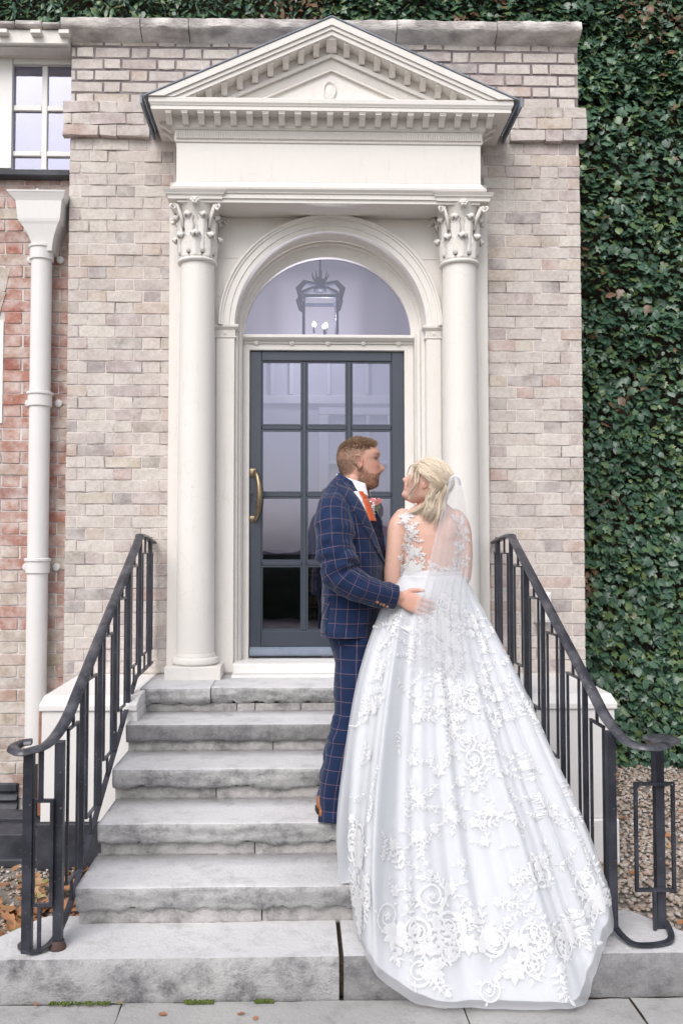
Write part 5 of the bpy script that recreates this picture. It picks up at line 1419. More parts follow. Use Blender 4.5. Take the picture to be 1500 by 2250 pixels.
paint(g3(.08, .04, .088, .03, .02, .02), (.62, .26, .21), .5)
paint(((hl[:, 2] > .046) & (hl[:, 2] < .066) & (np.abs(hl[:, 1]) < .021) & (hl[:, 0] > .080) & inh).astype(float), (.48, .15, .15), .85)
paint(g3(.085, .032, .137, .02, .014, .0035), (.05, .03, .025), .95)
paint(g3(.090, .032, .158, .03, .020, .0035), (.30, .20, .13), .7)
paint(g3(.0, .07, .114, .02, .02, .026), (.62, .30, .24), .5)
set_tint(bme, col); bbody = link('body', bme, bride)
BB = bvh_of(BV, BF)

# ---- gown: skirt
Wc = P(946, 1266, BY0); Wr = (.143, .094)
hem_px = [(180, 750, 1945, None), (193, 770, 2000, None), (205, 792, 2070, None), (218, 810, 2112, -2.16), (231, 850, 2160, -2.185), (244, 915, 2202, -2.195), (256, 985, 2224, 'g'), (268, 1060, 2220, 'g'), (280, 1150, 2223, 'g'),
          (292, 1225, 2226, 'g'), (303, 1272, 2219, 'g'), (313, 1291, 2178, -2.17), (323, 1303, 2128, -2.15), (334, 1325, 2065, -2.10), (346, 1341, 2018, -2.035)]
ctl = []
for a, px, py, Y in hem_px:
    q = (CAM + ray(px, py)*(-CAM.z/ray(px, py).z)) if Y == 'g' else P(px, py, Y) if Y is not None else stair_hit(px, py)
    if Y == 'g': q.y = min(q.y, -2.178)
    ctl.append((a, q.x, q.y, q.z))
ctl += [(360, 1.01, -1.80, .315), (375, .95, -1.55, .315), (395, .86, -1.36, .465), (420, .66, -1.27, .465), (450, .44, -1.245, .465), (485, .27, -1.30, .465), (510, .20, -1.45, .465), (526, .13, -1.64, .38)]
ctl = np.array(ctl); A_ = np.concatenate([ctl[-4:, 0]-360, ctl[:, 0], ctl[:4, 0]+360]); H_ = np.concatenate([ctl[-4:, 1:], ctl[:, 1:], ctl[:4, 1:]])
ex_a = [120, 150, 165, 180, 205, 235, 270, 310, 346, 375, 410, 450, 480]; ex_v = [1.6, 2.0, 2.6, 3.0, 2.3, 1.35, 1.08, 1.12, 1.26, 1.35, 1.5, 1.5, 1.6]
NU, NV = 420, 120
def crfun(x, xs, ys):
    """periodic-ish cubic through control points"""
    i = np.clip(np.searchsorted(xs, x) - 1, 1, len(xs)-3); x0, x1 = xs[i], xs[i+1]; t = (x-x0)/(x1-x0)
    m0 = (ys[i+1]-ys[i-1])/(xs[i+1]-xs[i-1])*(x1-x0); m1 = (ys[i+2]-ys[i])/(xs[i+2]-xs[i])*(x1-x0)
    return (2*t**3-3*t*t+1)*ys[i] + (t**3-2*t*t+t)*m0 + (-2*t**3+3*t*t)*ys[i+1] + (t**3-t*t)*m1
def skirt(off, tmax, phase, seed, amp):
    G = np.zeros((NV, NU, 3)); phase, seed = .4, 1.3; ang = np.linspace(150, 510, NU, endpoint=False)
    for i, a in enumerate(ang):
        hem = np.array([crfun(a, A_, H_[:, k]) for k in range(3)]); ar = math.radians(a); e = np.interp(a, ex_a, ex_v)
        W = np.array([Wc.x + Wr[0]*math.cos(ar), Wc.y + Wr[1]*math.sin(ar), Wc.z]); out = hem[:2]-np.array([Wc.x, Wc.y]); out /= np.linalg.norm(out)
        for j in range(NV):
            t = j/(NV-1)*tmax; g = 1-(1-t)**e
            p = np.array([W[0]+(hem[0]-W[0])*g, W[1]+(hem[1]-W[1])*g, W[2]+(hem[2]-W[2])*t])
            f = amp*(smoothstep(0, .10, t)*.25 + t*1.0)*(1 - .80*smoothstep(.78, 1, t))
            th = ar + .12*math.sin(3*t + seed) * t
            d = f*(.9*math.sin(15*th+phase) + .65*math.sin(26*th+1.7*phase+1.2*t) + .45*math.sin(41*th+phase*.3+2.0*t))
            d += f*1.1*noise.noise(Vector((math.cos(ar)*3+seed, math.sin(ar)*3, t*3.2)))
            if t > .72: d += .012*smoothstep(.72, 1, t)*noise.noise(Vector((p[0]*6+seed, p[1]*6, p[2]*7)))
            p[:2] += out*(d+off); p[2] += off*.3
            zmin = stair_z(p[1] + .024) + .010 + off*.6
            if abs(p[0]) < 1.05 and p[2] < zmin: p[2] = zmin + .004*math.sin(9*th)
            if p[2] < .004 + off*.6: p[2] = .004 + off*.6
            G[j, i] = p
    return G
def grid_faces(h, w, wrap=True):
    J, I = np.meshgrid(np.arange(h-1), np.arange(w if wrap else w-1), indexing='ij'); I2 = (I+1) % w
    return np.stack([J*w+I, J*w+I2, (J+1)*w+I2, (J+1)*w+I], -1).reshape(-1, 4)
Gs_ = skirt(0, .978, .4, 1.3, .0135); Gt = skirt(.012, 1.0, 1.9, 4.1, .0135)
gown = link('gown', fill_mesh('gown', Gs_.reshape(-1, 3), grid_faces(NV, NU), M_satin, True), bride)
tul = link('tulle_overskirt', fill_mesh('tulle_overskirt', Gt.reshape(-1, 3), grid_faces(NV, NU), M_tulle, True), gown)
TV = Gt.reshape(-1, 3); TF = grid_faces(NV, NU); TBv = BVHTree.FromPolygons([Vector(q) for q in TV.tolist()], TF.tolist())

# ---- lace
def leaf2(cx, cy, a, L, W):
    o = [(0, 0), (.25, .42), (.55, .5), (.82, .28), (1, 0), (.82, -.28), (.55, -.5), (.25, -.42)]; ca, sa = math.cos(a), math.sin(a)
    return [(cx + ca*x*L - sa*y*W, cy + sa*x*L + ca*y*W) for x, y in o]
def sprig(L, n, cur, lw, rg):
    sh = []; x = y = 0; a = 0
    for k in range(n):
        st = L/n; a += cur/n; x += math.cos(a)*st; y += math.sin(a)*st; ll = lw*(1.1-.5*k/n)*rg.uniform(.8, 1.2)
        sh.append(leaf2(x, y, a + rg.uniform(.6, 1.0), ll, ll*.36)); sh.append(leaf2(x, y, a - rg.uniform(.6, 1.0), ll, ll*.36)); sh.append(leaf2(x - math.cos(a)*st, y - math.sin(a)*st, a, st*1.1, .004))
    sh.append(leaf2(x, y, a, lw*1.2, lw*.55)); return sh
def flower(cx, cy, r, n, rg):
    sh = []; a0 = rg.uniform(0, 6)
    for k in range(n): sh.append(leaf2(cx + .15*r*math.cos(a0+k*6.283/n), cy + .15*r*math.sin(a0+k*6.283/n), a0+k*6.283/n, r*rg.uniform(.85, 1.1), r*1.0*6.283/n/1.5))
    sh.append(leaf2(cx - r*.25, cy, 0, r*.5, r*.5)); return sh
def scroll(r, turns, wd, sg, rg):
    sh = []; n = int(16*turns); prev = None
    for k in range(n+1):
        t = k/n; a = sg*t*turns*6.283; rr = r*(1-.72*t); p = (rr*math.cos(a), rr*math.sin(a)); w_ = wd*(1.1-.4*t)
        q = (p[0]*(1+w_/max(rr, .01)), p[1]*(1+w_/max(rr, .01)))
        if prev: sh.append([prev[0], p, q, prev[1]])
        prev = (p, q)
        if k % 5 == 2 and t < .8: sh.append(leaf2(q[0], q[1], a + .5*sg, r*.4, r*.2))
    return sh
def rotmv(sh, a, dx=0, dy=0):
    ca, sa = math.cos(a), math.sin(a); return [[(ca*x - sa*y + dx, sa*x + ca*y + dy) for x, y in q] for q in sh]
def lay_motif(shapes, c, nrm, up, bvh, lift=.0022, reach=.06):
    n = Vector(nrm).normalized(); u = Vector(up); u = (u - n*u.dot(n)).normalized(); s_ = u.cross(n); V = []; F_ = []; miss = 0
    for q in shapes:
        o = len(V); ok = True; pts = []
        cx_ = sum(p[0] for p in q)/len(q); cy_ = sum(p[1] for p in q)/len(q)
        for k, (x, y) in enumerate([(cx_, cy_)] + list(q)):
            s0 = Vector(c) + s_*x + u*y + n*reach; h = bvh.ray_cast(s0, -n, reach*2.2)
            if h[0] is None: ok = False; break
            pts.append(h[0] + n*(lift + (.0022 if k == 0 else 0)))
        if not ok: miss += 1; continue
        V += pts; m_ = len(q); F_ += [(o, o+1+i, o+1+(i+1) % m_) for i in range(m_)]
    return (V, F_) if miss == 0 else ([], [])
rg = random.Random(5)
def grid_at(G, a, t):
    i = int(round((a-150)/360*NU)) % NU; j = min(NV-2, max(1, int(t*(NV-1)))); p = Vector(G[j, i]); du = Vector(G[j, (i+2) % NU] - G[j, (i-2) % NU]); dv = Vector(G[j+1, i]-G[j-1, i]); n = du.cross(dv).normalized()
    outv = Vector((p.x-Wc.x, p.y-Wc.y, .15)); n = n if n.dot(outv) > 0 else -n; return p, n, -dv.normalized()
spots = []
def add_spot(a, t, kind, s): spots.append((a, t, kind, s))
for k in range(150):          # scattered sprigs, denser towards the train
    add_spot(rg.uniform(182, 352), rg.uniform(.12, .74), rg.choice(['sprig', 'sprig', 'flower', 'spray']), rg.uniform(.65, 1.0))
for k in range(26):           # column of heavy lace down the back
    add_spot(rg.gauss(272, 9), .06 + .60*k/26, rg.choice(['flower', 'spray', 'scroll']), rg.uniform(.75, 1.05))
for k in range(46):           # border of roses and scrolls on the train
    a = 186 + 166*(k+.5)/46; add_spot(a + rg.uniform(-1, 1), rg.uniform(.84, .965), ['scroll', 'rose', 'spray', 'scroll'][k % 4], rg.uniform(.85, 1.2))
for k in range(50): add_spot(rg.uniform(190, 350), rg.uniform(.72, .88), rg.choice(['sprig', 'spray', 'flower', 'scroll']), rg.uniform(.9, 1.3))
for (a, t, kind, s) in spots:
    if a < 192: a += 12
    p, n, u = grid_at(Gt, a, t); th = rg.uniform(0, 6.28)
    if kind == 'sprig': sh = rotmv(sprig(.10*s, 5, rg.uniform(-1.6, 1.6), .022*s, rg), th)
    elif kind == 'flower': sh = flower(0, 0, .024*s, 6, rg) + rotmv(sprig(.06*s, 3, .8, .018*s, rg), th, .012, 0) + rotmv(sprig(.05*s, 3, -.8, .016*s, rg), th + 2.4)
    elif kind == 'spray': sh = rotmv(sprig(.11*s, 6, 1.4, .024*s, rg), th) + rotmv(sprig(.08*s, 4, -1.2, .020*s, rg), th + 1.3) + flower(0, 0, .020*s, 5, rg)
    elif kind == 'rose': sh = flower(0, 0, .042*s, 7, rg) + flower(.0, .0, .024*s, 5, rg) + rotmv(sprig(.07*s, 4, .9, .026*s, rg), th, .02, .0)
    else: sh = rotmv(scroll(.045*s, 1.6, .009*s, rg.choice((-1, 1)), rg), th) + flower(0, 0, .012*s, 5, rg) + rotmv(sprig(.08*s, 4, 1.2, .022*s, rg), th + 1, .045*s, 0)
    V, F_ = lay_motif(sh, p, n, u, TBv)
    if F_: o = link('lace_motif', mesh_of('lace_motif', V, F_, M_lace), tul)

# ---- bodice
Vn = BV
pj = np.array([proj(q) for q in Vn]); yv = Vn[:, 1]
vx_l = np.interp(pj[:, 1], [1112, 1122, 1150, 1180, 1210, 1230, 1243, 1252], [897, 899, 905, 913, 923, 936, 952, 975])
vx_r = np.interp(pj[:, 1], [1112, 1150, 1180, 1210, 1230, 1243, 1252], [1005, 1012, 1012, 1006, 996, 984, 975])
ol = np.interp(pj[:, 1], [1112, 1122, 1150, 1180, 1200, 1270], [880, 882, 889, 889, 886, 877]); orr = np.interp(pj[:, 1], [1112, 1150, 1180, 1200, 1270], [1015, 1010, 1016, 1020, 1014])
cen = np.array([(Wc.x, Wc.y)])
rad_ = np.abs((Vn[:, 0] - np.interp(pj[:, 1], [1110, 1270], [P(947, 1110, BY0).x, P(947, 1270, BY0).x])))
intor = (pj[:, 1] > 1108) & (pj[:, 1] < 1285) & (pj[:, 0] > ol) & (pj[:, 0] < orr)
backside = yv < BY0 + .0
cover = intor & ((~backside & (pj[:, 1] > 1160)) | (backside & ((pj[:, 0] < vx_l) | (pj[:, 0] > vx_r) | (pj[:, 1] > 1252))))
solid = pj[:, 1] > 1258
def submesh(mask_v, name, mat, parent, off):
    me0 = bme; nrm = np.empty(len(BV)*3, np.float32); me0.vertices.foreach_get('normal', nrm); nrm = nrm.reshape(-1, 3)
    keep = [f for f in BF if all(mask_v[i] for i in f)]; used = sorted(set(i for f in keep for i in f)); mp_ = {i: k for k, i in enumerate(used)}
    V = BV[used] + nrm[used]*off; return link(name, mesh_of(name, V, [tuple(mp_[i] for i in f) for f in keep], mat), parent)
submesh(cover & ~solid, 'illusion_bodice', M_illusion, gown, .0030); submesh(intor & (pj[:, 1] > 1254) | (cover & (~backside)), 'waist_panel', M_satin, gown, .0045)
def lace_on_back(px, py, sh, up=(0, 0, 1)):
    d = ray(px, py); h = BB.ray_cast(CAM, d.normalized())
    if h[0] is None: return
    n = h[1] if h[1].dot(d) < 0 else -h[1]
    V, F_ = lay_motif(sh, h[0], n, up, BB, .0055, .03)
    if F_: link('lace_motif', mesh_of('lace_motif', V, F_, M_lace), gown)
for k in range(30):
    t = k/29; y = 1120 + 125*t; x = np.interp(y, [1112, 1150, 1180, 1210, 1230, 1243], [889, 897, 904, 912, 922, 938])
    lace_on_back(x + rg.uniform(-4, 3), y, rotmv(sprig(.026, 2, rg.uniform(-1, 1), .017, rg), rg.uniform(0, 6.3)))
    if k % 2: lace_on_back(x - rg.uniform(4, 18)*t, y + 5, rotmv(sprig(.03, 3, rg.uniform(-1, 1), .014, rg), rg.uniform(0, 6.3)))
    xr_ = np.interp(y, [1112, 1150, 1180, 1210, 1230, 1243], [1008, 1011, 1013, 1012, 1006, 994]); lace_on_back(xr_ + rg.uniform(-2, 4), y, rotmv(sprig(.026, 2, rg.uniform(-1, 1), .016, rg), rg.uniform(0, 6.3)))
for k in range(46):
    x, y = rg.uniform(882, 1012), rg.uniform(1238, 1268)
    if y > np.interp(x, [882, 935, 975, 1012], [1215, 1240, 1252, 1225]): lace_on_back(x, y, rotmv(sprig(.032, 3, rg.uniform(-1.5, 1.5), .015, rg), rg.uniform(0, 6.3)))
for k in range(24):
    lace_on_back(rg.uniform(884, 905), rg.uniform(1205, 1250), rotmv(sprig(.03, 3, rg.uniform(-1, 1), .014, rg), rg.uniform(0, 6.3)))
# ---- bride's hair (head space: x forward, y left = towards the camera, z up from the chin)
def Hd(x, y, z): return TB @ Vector((x, y, z))
Rh2 = Matrix.Rotation(R(168), 3, 'Z') @ Matrix.Rotation(R(-10), 3, 'Y'); TB2 = Matrix.Translation(earp - Rh2 @ eloc) @ (Rh2.to_4x4() @ Matrix.Scale(HBs, 4))
def Hn(x, y, z): return TB2 @ Vector((x, y, z))
C0 = Vector((-.006, 0, .132)); RE = Vector((.112, .083, .107))
def onell(d, f=1.0): d = d.normalized(); return C0 + Vector((d.x*RE.x, d.y*RE.y, d.z*RE.z))*f
def slerp(a, b_, t):
    a = a.normalized(); b_ = b_.normalized(); w = math.acos(max(-1, min(1, a.dot(b_))))
    return a if w < 1e-4 else (a*math.sin((1-t)*w) + b_*math.sin(t*w))/math.sin(w)
hg_ = random.Random(21); paths = []; rads = []
GP = Vector((-.88, .36, .12))                    # where the half-up hair is gathered
def wob(k, t, s): return Vector((noise.noise(Vector((k*1.7, t*3, 0))), noise.noise(Vector((k*1.7, t*3, 5))), noise.noise(Vector((k*1.7, t*3, 9)))))*s
# cap under the strands
b = MB(); V = []; n_, m_ = 48, 28
def haircap():
    vs = {}; fs = []
    for j in range(m_+1):
        for i in range(n_):
            th = math.pi*j/m_; ph = 2*math.pi*i/n_; d = Vector((math.sin(th)*math.cos(ph), math.sin(th)*math.sin(ph), math.cos(th)))
            vs[(j, i)] = Hd(*onell(d, .985))
            vs[(j, i, 'k')] = (d.z > .25 + .55*max(0, d.x - .55)) or (d.x < .42 + .35*d.z and d.z > -.62 and not (abs(d.y) > .55 and d.x > -.12 and d.z < .12))
    idx = {}; vv = []
    for j in range(m_):
        for i in range(n_):
            q = [(j, i), (j+1, i), (j+1, (i+1) % n_), (j, (i+1) % n_)]
            if all(vs[(a_, c_, 'k')] for a_, c_ in q):
                for k in q:
                    if k not in idx: idx[k] = len(vv); vv.append(vs[k])
                fs.append([idx[k] for k in q])
    return vv, fs
vv, fs = haircap()
bhair = link('hair', fill_mesh('hair', np.array([tuple(q) for q in vv]), np.array(fs), M_blonde, True, col=np.full(len(vv), .45)), bride)
for k in range(1500):         # swept from the parting and the hairline back to the comb
    side = 1 if hg_.random() < .82 else -1; u = hg_.random()
    if hg_.random() < .6: a = Vector((.78 - 1.35*u, .10*side + hg_.uniform(-.02, .1)*side, .86 + .10*math.sin(u*3)))           # parting along the crown
    else: a = Vector((.66 - .25*u, side*(.20 + .50*u), .72 - .62*u))                                                          # temple
    g = GP + Vector((hg_.gauss(0, .07), hg_.gauss(0, .12), hg_.gauss(0, .10)))
    if side < 0: g.y = -g.y*.3
    f0 = 1.0 + hg_.uniform(0, .055); pts = []
    for i in range(13):
        t = i/12; d = slerp(a, g, t); sag = Vector((0, 0, -.20*math.sin(math.pi*t)*hg_.uniform(.6, 1.2) if side*a.y > .15 else -.05*math.sin(math.pi*t)))
        q = onell(d.normalized() + sag, f0 + .03*math.sin(math.pi*t)) + wob(k, t, .003); pts.append(Hd(*q))
    paths.append(pts); rads.append(hg_.uniform(.0006, .0013))
for k in range(70):           # twisted roll feeding the comb
    ph = hg_.uniform(0, 6.28); r_ = hg_.uniform(.004, .013); pts = []
    a = Vector((.25, .88, .10)); g = GP + Vector((0, .05, 0))
    for i in range(20):
        t = i/19; d = slerp(a, g, t); q = onell(d, 1.05); w_ = ph + t*9; q = q + Vector((r_*.5*math.sin(w_), r_*math.sin(w_)*.6, r_*math.cos(w_))); pts.append(Hd(*q))
    paths.append(pts); rads.append(hg_.uniform(.0010, .0018))
def lock(p0, p1, p2, wav, amp, spread, cnt, r=(.0009, .0017), seg=18, fn=None):
    for k in range(cnt):
        s0 = Vector((hg_.gauss(0, spread), hg_.gauss(0, spread*.8), hg_.gauss(0, spread))); s1 = Vector((hg_.gauss(0, spread*1.1), hg_.gauss(0, spread), hg_.gauss(0, spread*1.4))); ph = hg_.uniform(0, .7); pts = []
        for i in range(seg):
            t = i/(seg-1); q = Vector(p0)*(1-t)**2 + Vector(p1)*2*t*(1-t) + Vector(p2)*t*t; q = q + s0*(1-t) + s1*t
            q = q + Vector((math.sin(t*wav+ph), math.cos(t*wav+ph)*.6, 0))*amp*t**.6*(1.2-.4*t); pts.append((fn or Hn)(*q))
        paths.append(pts); rads.append(hg_.uniform(*r))
# loose waves falling over the nape (x forward is to the left of the picture)
for k in range(26):
    u = hg_.random(); x0 = -.100 + .075*u; y0 = .055 + hg_.uniform(-.03, .03); z0 = .085 - .03*u + hg_.uniform(-.02, .03)
    lock((x0, y0, z0), (x0 + .006, y0 + .02, .02), (x0 + hg_.uniform(-.01, .06), y0 + .012 + hg_.uniform(-.02, .02), -.062 + hg_.uniform(-.03, .035)), hg_.uniform(5, 9), .010, .006, 30)
for k in range(10):
    u = hg_.random(); lock((-.045, .07, .06), (-.02, .085, .01), (.015 + hg_.uniform(-.02, .07), .075, -.062 + hg_.uniform(-.008, .03)), 6, .009, .006, 22)
for k in range(14):           # far side and middle of the nape
    x0 = -.105 + .05*hg_.random(); lock((x0, hg_.uniform(-.05, .03), .08), (x0, 0, .02), (x0 + .01, hg_.uniform(-.05, .03), -.07 + hg_.uniform(-.02, .03)), 6, .008, .007, 24)
# face-framing tendrils
lock((.070, .052, .178), (.092, .085, .120), (.060, .078, .058), 7.5, .010, .0030, 34, (.0008, .0014), 22, Hd)
lock((.060, .060, .172), (.060, .100, .100), (.028, .080, .030), 8.0, .011, .0030, 30, (.0008, .0014), 22, Hd)
lock((.078, .040, .182), (.112, .060, .150), (.098, .068, .105), 5, .006, .0022, 14, (.0007, .0012), 18, Hd)
lock((.050, .064, .165), (.040, .090, .11), (.040, .086, .010), 9.0, .010, .0024, 22, (.0008, .0013), 22, Hd)
for k in range(60):           # fly-aways
    d = Vector((hg_.uniform(-1, .6), hg_.uniform(-.3, 1), hg_.uniform(.1, 1))); q0 = onell(d, 1.02); tdir = Vector((-.5, hg_.uniform(-.3, .3), -.3)) + d*.35
    paths.append([Hd(*(q0 + tdir*(.035*i/4) + wob(k+900, i/4, .004))) for i in range(5)]); rads.append(.0005)
tints = [min(1, max(0, .58 + .28*noise.noise(Vector((p[0].x*90, p[0].z*90, k*.02))) + hg_.gauss(0, .22))) for k, p in enumerate(paths)]
strands(paths, 'hair_strands', M_blonde, bhair, np.array(rads), 3, tints)['kind'] = 'stuff'
comb = thing('hair_comb', 'small pearl hair comb in the blonde hair above the veil', 'hair comb', Hd(*onell(GP, 1.1)))
for k in range(20):
    t = k/19; d = GP + Vector((.10, .16, .34 - .62*t)); q = onell(d, 1.10 + .015*(k % 2)); p = Hd(*q); s2 = MB(); r_ = hg_.uniform(.0028, .0048)
    V2, F2 = ellVF(p, (r_, r_, r_), None, 8, 6); link('pearl', mesh_of('pearl', V2, F2, M_pearl), comb)

# ---- veil
veil_k = [(0, 1046, 990, 1006, -.20), (.04, 1052, 985, 1011, -.205), (.12, 1082, 980, 1017, -.20), (.24, 1130, 968, 1024, -.185), (.40, 1195, 952, 1032, -.175), (.52, 1245, 941, 1033, -.18), (.62, 1290, 927, 1026, -.20), (.74, 1345, 911, 1024, -.235), (.88, 1410, 903, 1032, -.275), (1.0, 1470, 900, 1040, -.31)]
vk = np.array(veil_k)
def veil_sheet(seed, dy, jitter, freq, nu=110, nv=70):
    G = np.zeros((nv, nu, 3))
    for j in range(nv):
        t = j/(nv-1); py, xl_, xr_, yo = (np.interp(t, vk[:, 0], vk[:, c_]) for c_ in (1, 2, 3, 4))
        sh = jitter*t*12
        for i in range(nu):
            u = i/(nu-1); uu = u + .012*math.sin(u*freq*6.28*.5 + seed)
            fold = (.003 + .007*min(1, t*1.4))*(math.sin(6.283*freq*uu + seed + .7*math.sin(2.2*t)) + .5*math.sin(6.283*freq*2.3*uu + seed*2))*.9
            arch = -.022*(1-(2*u-1)**2)*(1-.4*t)
            bot = 12*math.sin(u*9 + seed)*(t > .9)*(t-.9)*10
            p = P(xl_ + sh + (xr_-xl_)*uu, py + bot, BY0 + yo + dy + arch + fold); G[j, i] = p
    return G
veil = None
for k, (sd_, dy, jt, fq) in enumerate(((.3, 0, 0, 7), (2.1, -.014, -.5, 5), (4.0, .016, .6, 9))):
    G = veil_sheet(sd_, dy, jt, fq); o = link('veil' if k == 0 else 'veil_layer', fill_mesh('veil', G.reshape(-1, 3), grid_faces(G.shape[0], G.shape[1], False), M_veil, True), bride if k == 0 else veil)
    if k == 0: veil = o
pts = [P(*q[:2], BY0 + q[2]) for q in ((988, 1066, -.14), (992, 1052, -.17), (999, 1046, -.19), (1006, 1052, -.19), (1010, 1066, -.18))]
b = MB(); b.tube(cat(pts, 6), .006, 8); b.build('gathered_edge', M_clothf('veil_gather', (.88,.89,.92), .25, .3), veil, smooth=True)

# ================================================================== THE GROOM
GY0 = -1.43
groom = thing('person', 'person in navy windowpane check suit and orange tie, smiling, hand on the white gown', 'person', (P(745, 1780, GY0).x, GY0, NOSE_Z[3]))
ga = R(-14); gF = Vector((math.cos(ga), math.sin(ga), 0)); gL = Vector((-math.sin(ga), math.cos(ga), 0))
def gp(px, py, Y=GY0): return P(px, py, Y)
parts = []
Rg = Matrix.Rotation(R(4), 3, 'Z') @ Matrix.Rotation(R(-3), 3, 'Y')
eg = Vector((-.002, -.074, .128)); TG = Matrix.Translation(P(789, 1012, GY0 - .072) - Rg @ eg) @ Rg.to_4x4()
mf = [(0, .050), (.005, .076), (.013, .088), (.028, .094), (.040, .090), (.048, .098), (.0535, .101), (.057, .0945), (.061, .101), (.068, .103), (.078, .099), (.10, .097), (.134, .095), (.149, .107), (.165, .1075), (.182, .101), (.200, .087), (.217, .064), (.231, .036), (.242, .006)]
mb_ = [(0, .02), (.02, -.012), (.04, -.050), (.06, -.074), (.10, -.088), (.14, -.096), (.17, -.094), (.20, -.076), (.222, -.046), (.236, -.015), (.242, -.002)]
mw_ = [(0, .022), (.006, .034), (.02, .047), (.045, .058), (.08, .066), (.11, .071), (.14, .075), (.17, .076), (.20, .064), (.222, .042), (.236, .017), (.242, .004)]
mn = [(.066, 0), (.075, .006), (.082, .022), (.090, .030), (.098, .029), (.112, .018), (.130, .006), (.142, 0)]
parts.append(headVF(TG, mf, mb_, mw_, mn, (.0095, .0150), .140, .007))
parts += earVF(TG, -.073, -.004, .124, 1.06, -1); parts += earVF(TG, .073, -.004, .124, 1.06, 1)
parts.append(tubeVF([gp(764, 1110, GY0), gp(770, 1085, GY0), gp(778, 1050, GY0)], [.068, .061, .060], 24))
parts.append(ringsVF([sring(gp(px, py), gF, gL, rf, rl_, 40) for py, px, rf, rl_ in ((1392, 772, .115, .155), (1280, 775, .105, .145), (1200, 772, .115, .16), (1130, 768, .10, .18), (1105, 764, .07, .12), (1090, 765, .055, .06))]))
shR = gp(728, 1122, GY0 - .185); elR = gp(738, 1262, GY0 - .245); wrR = gp(874, 1316, GY0 - .205)
# hand rests on the back of the gown
def surf(px, py):
    d = ray(px, py).normalized(); h = TBv.ray_cast(CAM, d); h2 = BB.ray_cast(CAM, d)
    c = [q[0] for q in (h, h2) if q[0] is not None]; return min(c, key=lambda q: (q-CAM).length) if c else None
sw = surf(905, 1322); sk = surf(925, 1334)
wrY = (sw.y if sw else -1.60) - .034
wrR = P(876, 1313, wrY - .004); kn = P(915, 1328, (sk.y if sk else wrY) - .020)
parts += hand(wrR, kn - wrR, Vector((-.10, -1, .1)), Vector((.25, 0, 1)), (.10, .22, .18), .98, .06, (.05, .0, -.05, -.12), .85)
parts.append(tubeVF([elR, elR.lerp(wrR, .5), wrR], [.045, .038, .029], 16))
shL = gp(775, 1120, GY0 + .185); elL = gp(800, 1255, GY0 + .23); wrL = gp(885, 1262, GY0 + .23)
parts.append(tubeVF([shL, elL, wrL], [.05, .042, .028], 14)); parts += hand(wrL, Vector((.9, -.1, .1)), Vector((.1, 1, 0)), Vector((0, 0, 1)), (.3, .3, .3), .98)
legN = [gp(783, 1400, GY0 - .085), gp(780, 1500, GY0 - .088), gp(774, 1568, GY0 - .09), gp(752, 1655, GY0 - .085), gp(738, 1725, GY0 - .08), gp(731, 1782, GY0 - .075)]
legF = [gp(785, 1400, GY0 + .085), gp(784, 1500, GY0 + .085), gp(775, 1565, GY0 + .08), gp(748, 1655, GY0 + .07), gp(733, 1725, GY0 + .06), gp(724, 1765, GY0 + .05)]
for lg in (legN, legF): parts.append(tubeVF(lg, [.080, .072, .055, .050, .040, .036], 14))
GV, GF = blob(parts, .0036, 3)
gme = mesh_of('body', GV, GF, M_skin)
col = np.tile(np.array([.60, .345, .265]), (len(GV), 1)).astype(float); hl = (np.c_[GV, np.ones(len(GV))] @ np.array(TG.inverted()).T)[:, :3]
inh = (hl[:, 2] > -.05) & (np.abs(hl[:, 1]) < .11) & (hl[:, 0] > -.13) & (hl[:, 0] < .16)
nn_ = np.array([noise.noise(Vector((float(q[0])*140, float(q[1])*140, float(q[2])*140))) for q in hl]) if len(hl) < 400000 else np.zeros(len(hl))
paint(g3(.085, .045, .10, .03, .02, .02), (.62, .24, .17), .45); paint(g3(.125, .0, .09, .02, .02, .015), (.62, .26, .19), .5)
# beard: cheek line from the sideburn down to the mouth corner, jaw, chin and moustache
bl_ = np.interp(hl[:, 0], [-.015, .01, .04, .07, .09, .11], [.125, .100, .074, .064, .072, .075]) + .008*nn_
beard = smoothstep(-.022, -.004, hl[:, 0]) * (1 - smoothstep(-.020, .016, hl[:, 2] - bl_)) * smoothstep(-.022, .0, hl[:, 2]) * inh
lips = ((hl[:, 2] > .048) & (hl[:, 2] < .068) & (np.abs(hl[:, 1]) < .024) & (hl[:, 0] > .086) & inh).astype(float)
paint(beard*(1-lips)*np.clip(.75 + .55*nn_, 0, 1), (.22, .115, .065), .72)
paint(lips, (.46, .18, .15), .7)
paint(((np.abs(hl[:, 2] - .0575) < .0028) & (np.abs(hl[:, 1]) < .020) & (hl[:, 0] > .082) & inh).astype(float), (.80, .76, .72), .8)
paint(g3(.080, .041, .139, .016, .019, .0062), (.025, .016, .014), 1.0); paint(g3(.090, .040, .158, .026, .024, .0056), (.13, .07, .042), .9)
paint(g3(.0, .078, .128, .02, .02, .03), (.64, .29, .22), .55); paint(g3(.002, .080, .126, .007, .012, .012), (.28, .10, .07), .75)  # ear redder; shade of its hollow painted into the skin colour
# scalp under the short hair
hz_ = np.interp(hl[:, 0], [-.10, -.05, -.022, -.006, .008, .022, .04, .06, .085, .11], [.045, .055, .085, .120, .132, .158, .172, .184, .192, .196])
scalp = smoothstep(-.008, .022, hl[:, 2] - hz_ + .006*nn_)*inh*(np.abs(hl[:, 1]) < .082)
bald = np.exp(-((hl[:, 0] + .028)/.045)**2 - (hl[:, 1]/.05)**2 - ((hl[:, 2]-.232)/.03)**2)
paint(scalp*(1-.75*bald), (.26, .16, .105), .68)
set_tint(gme, col); gbody = link('body', gme, groom); GB = bvh_of(GV, GF)
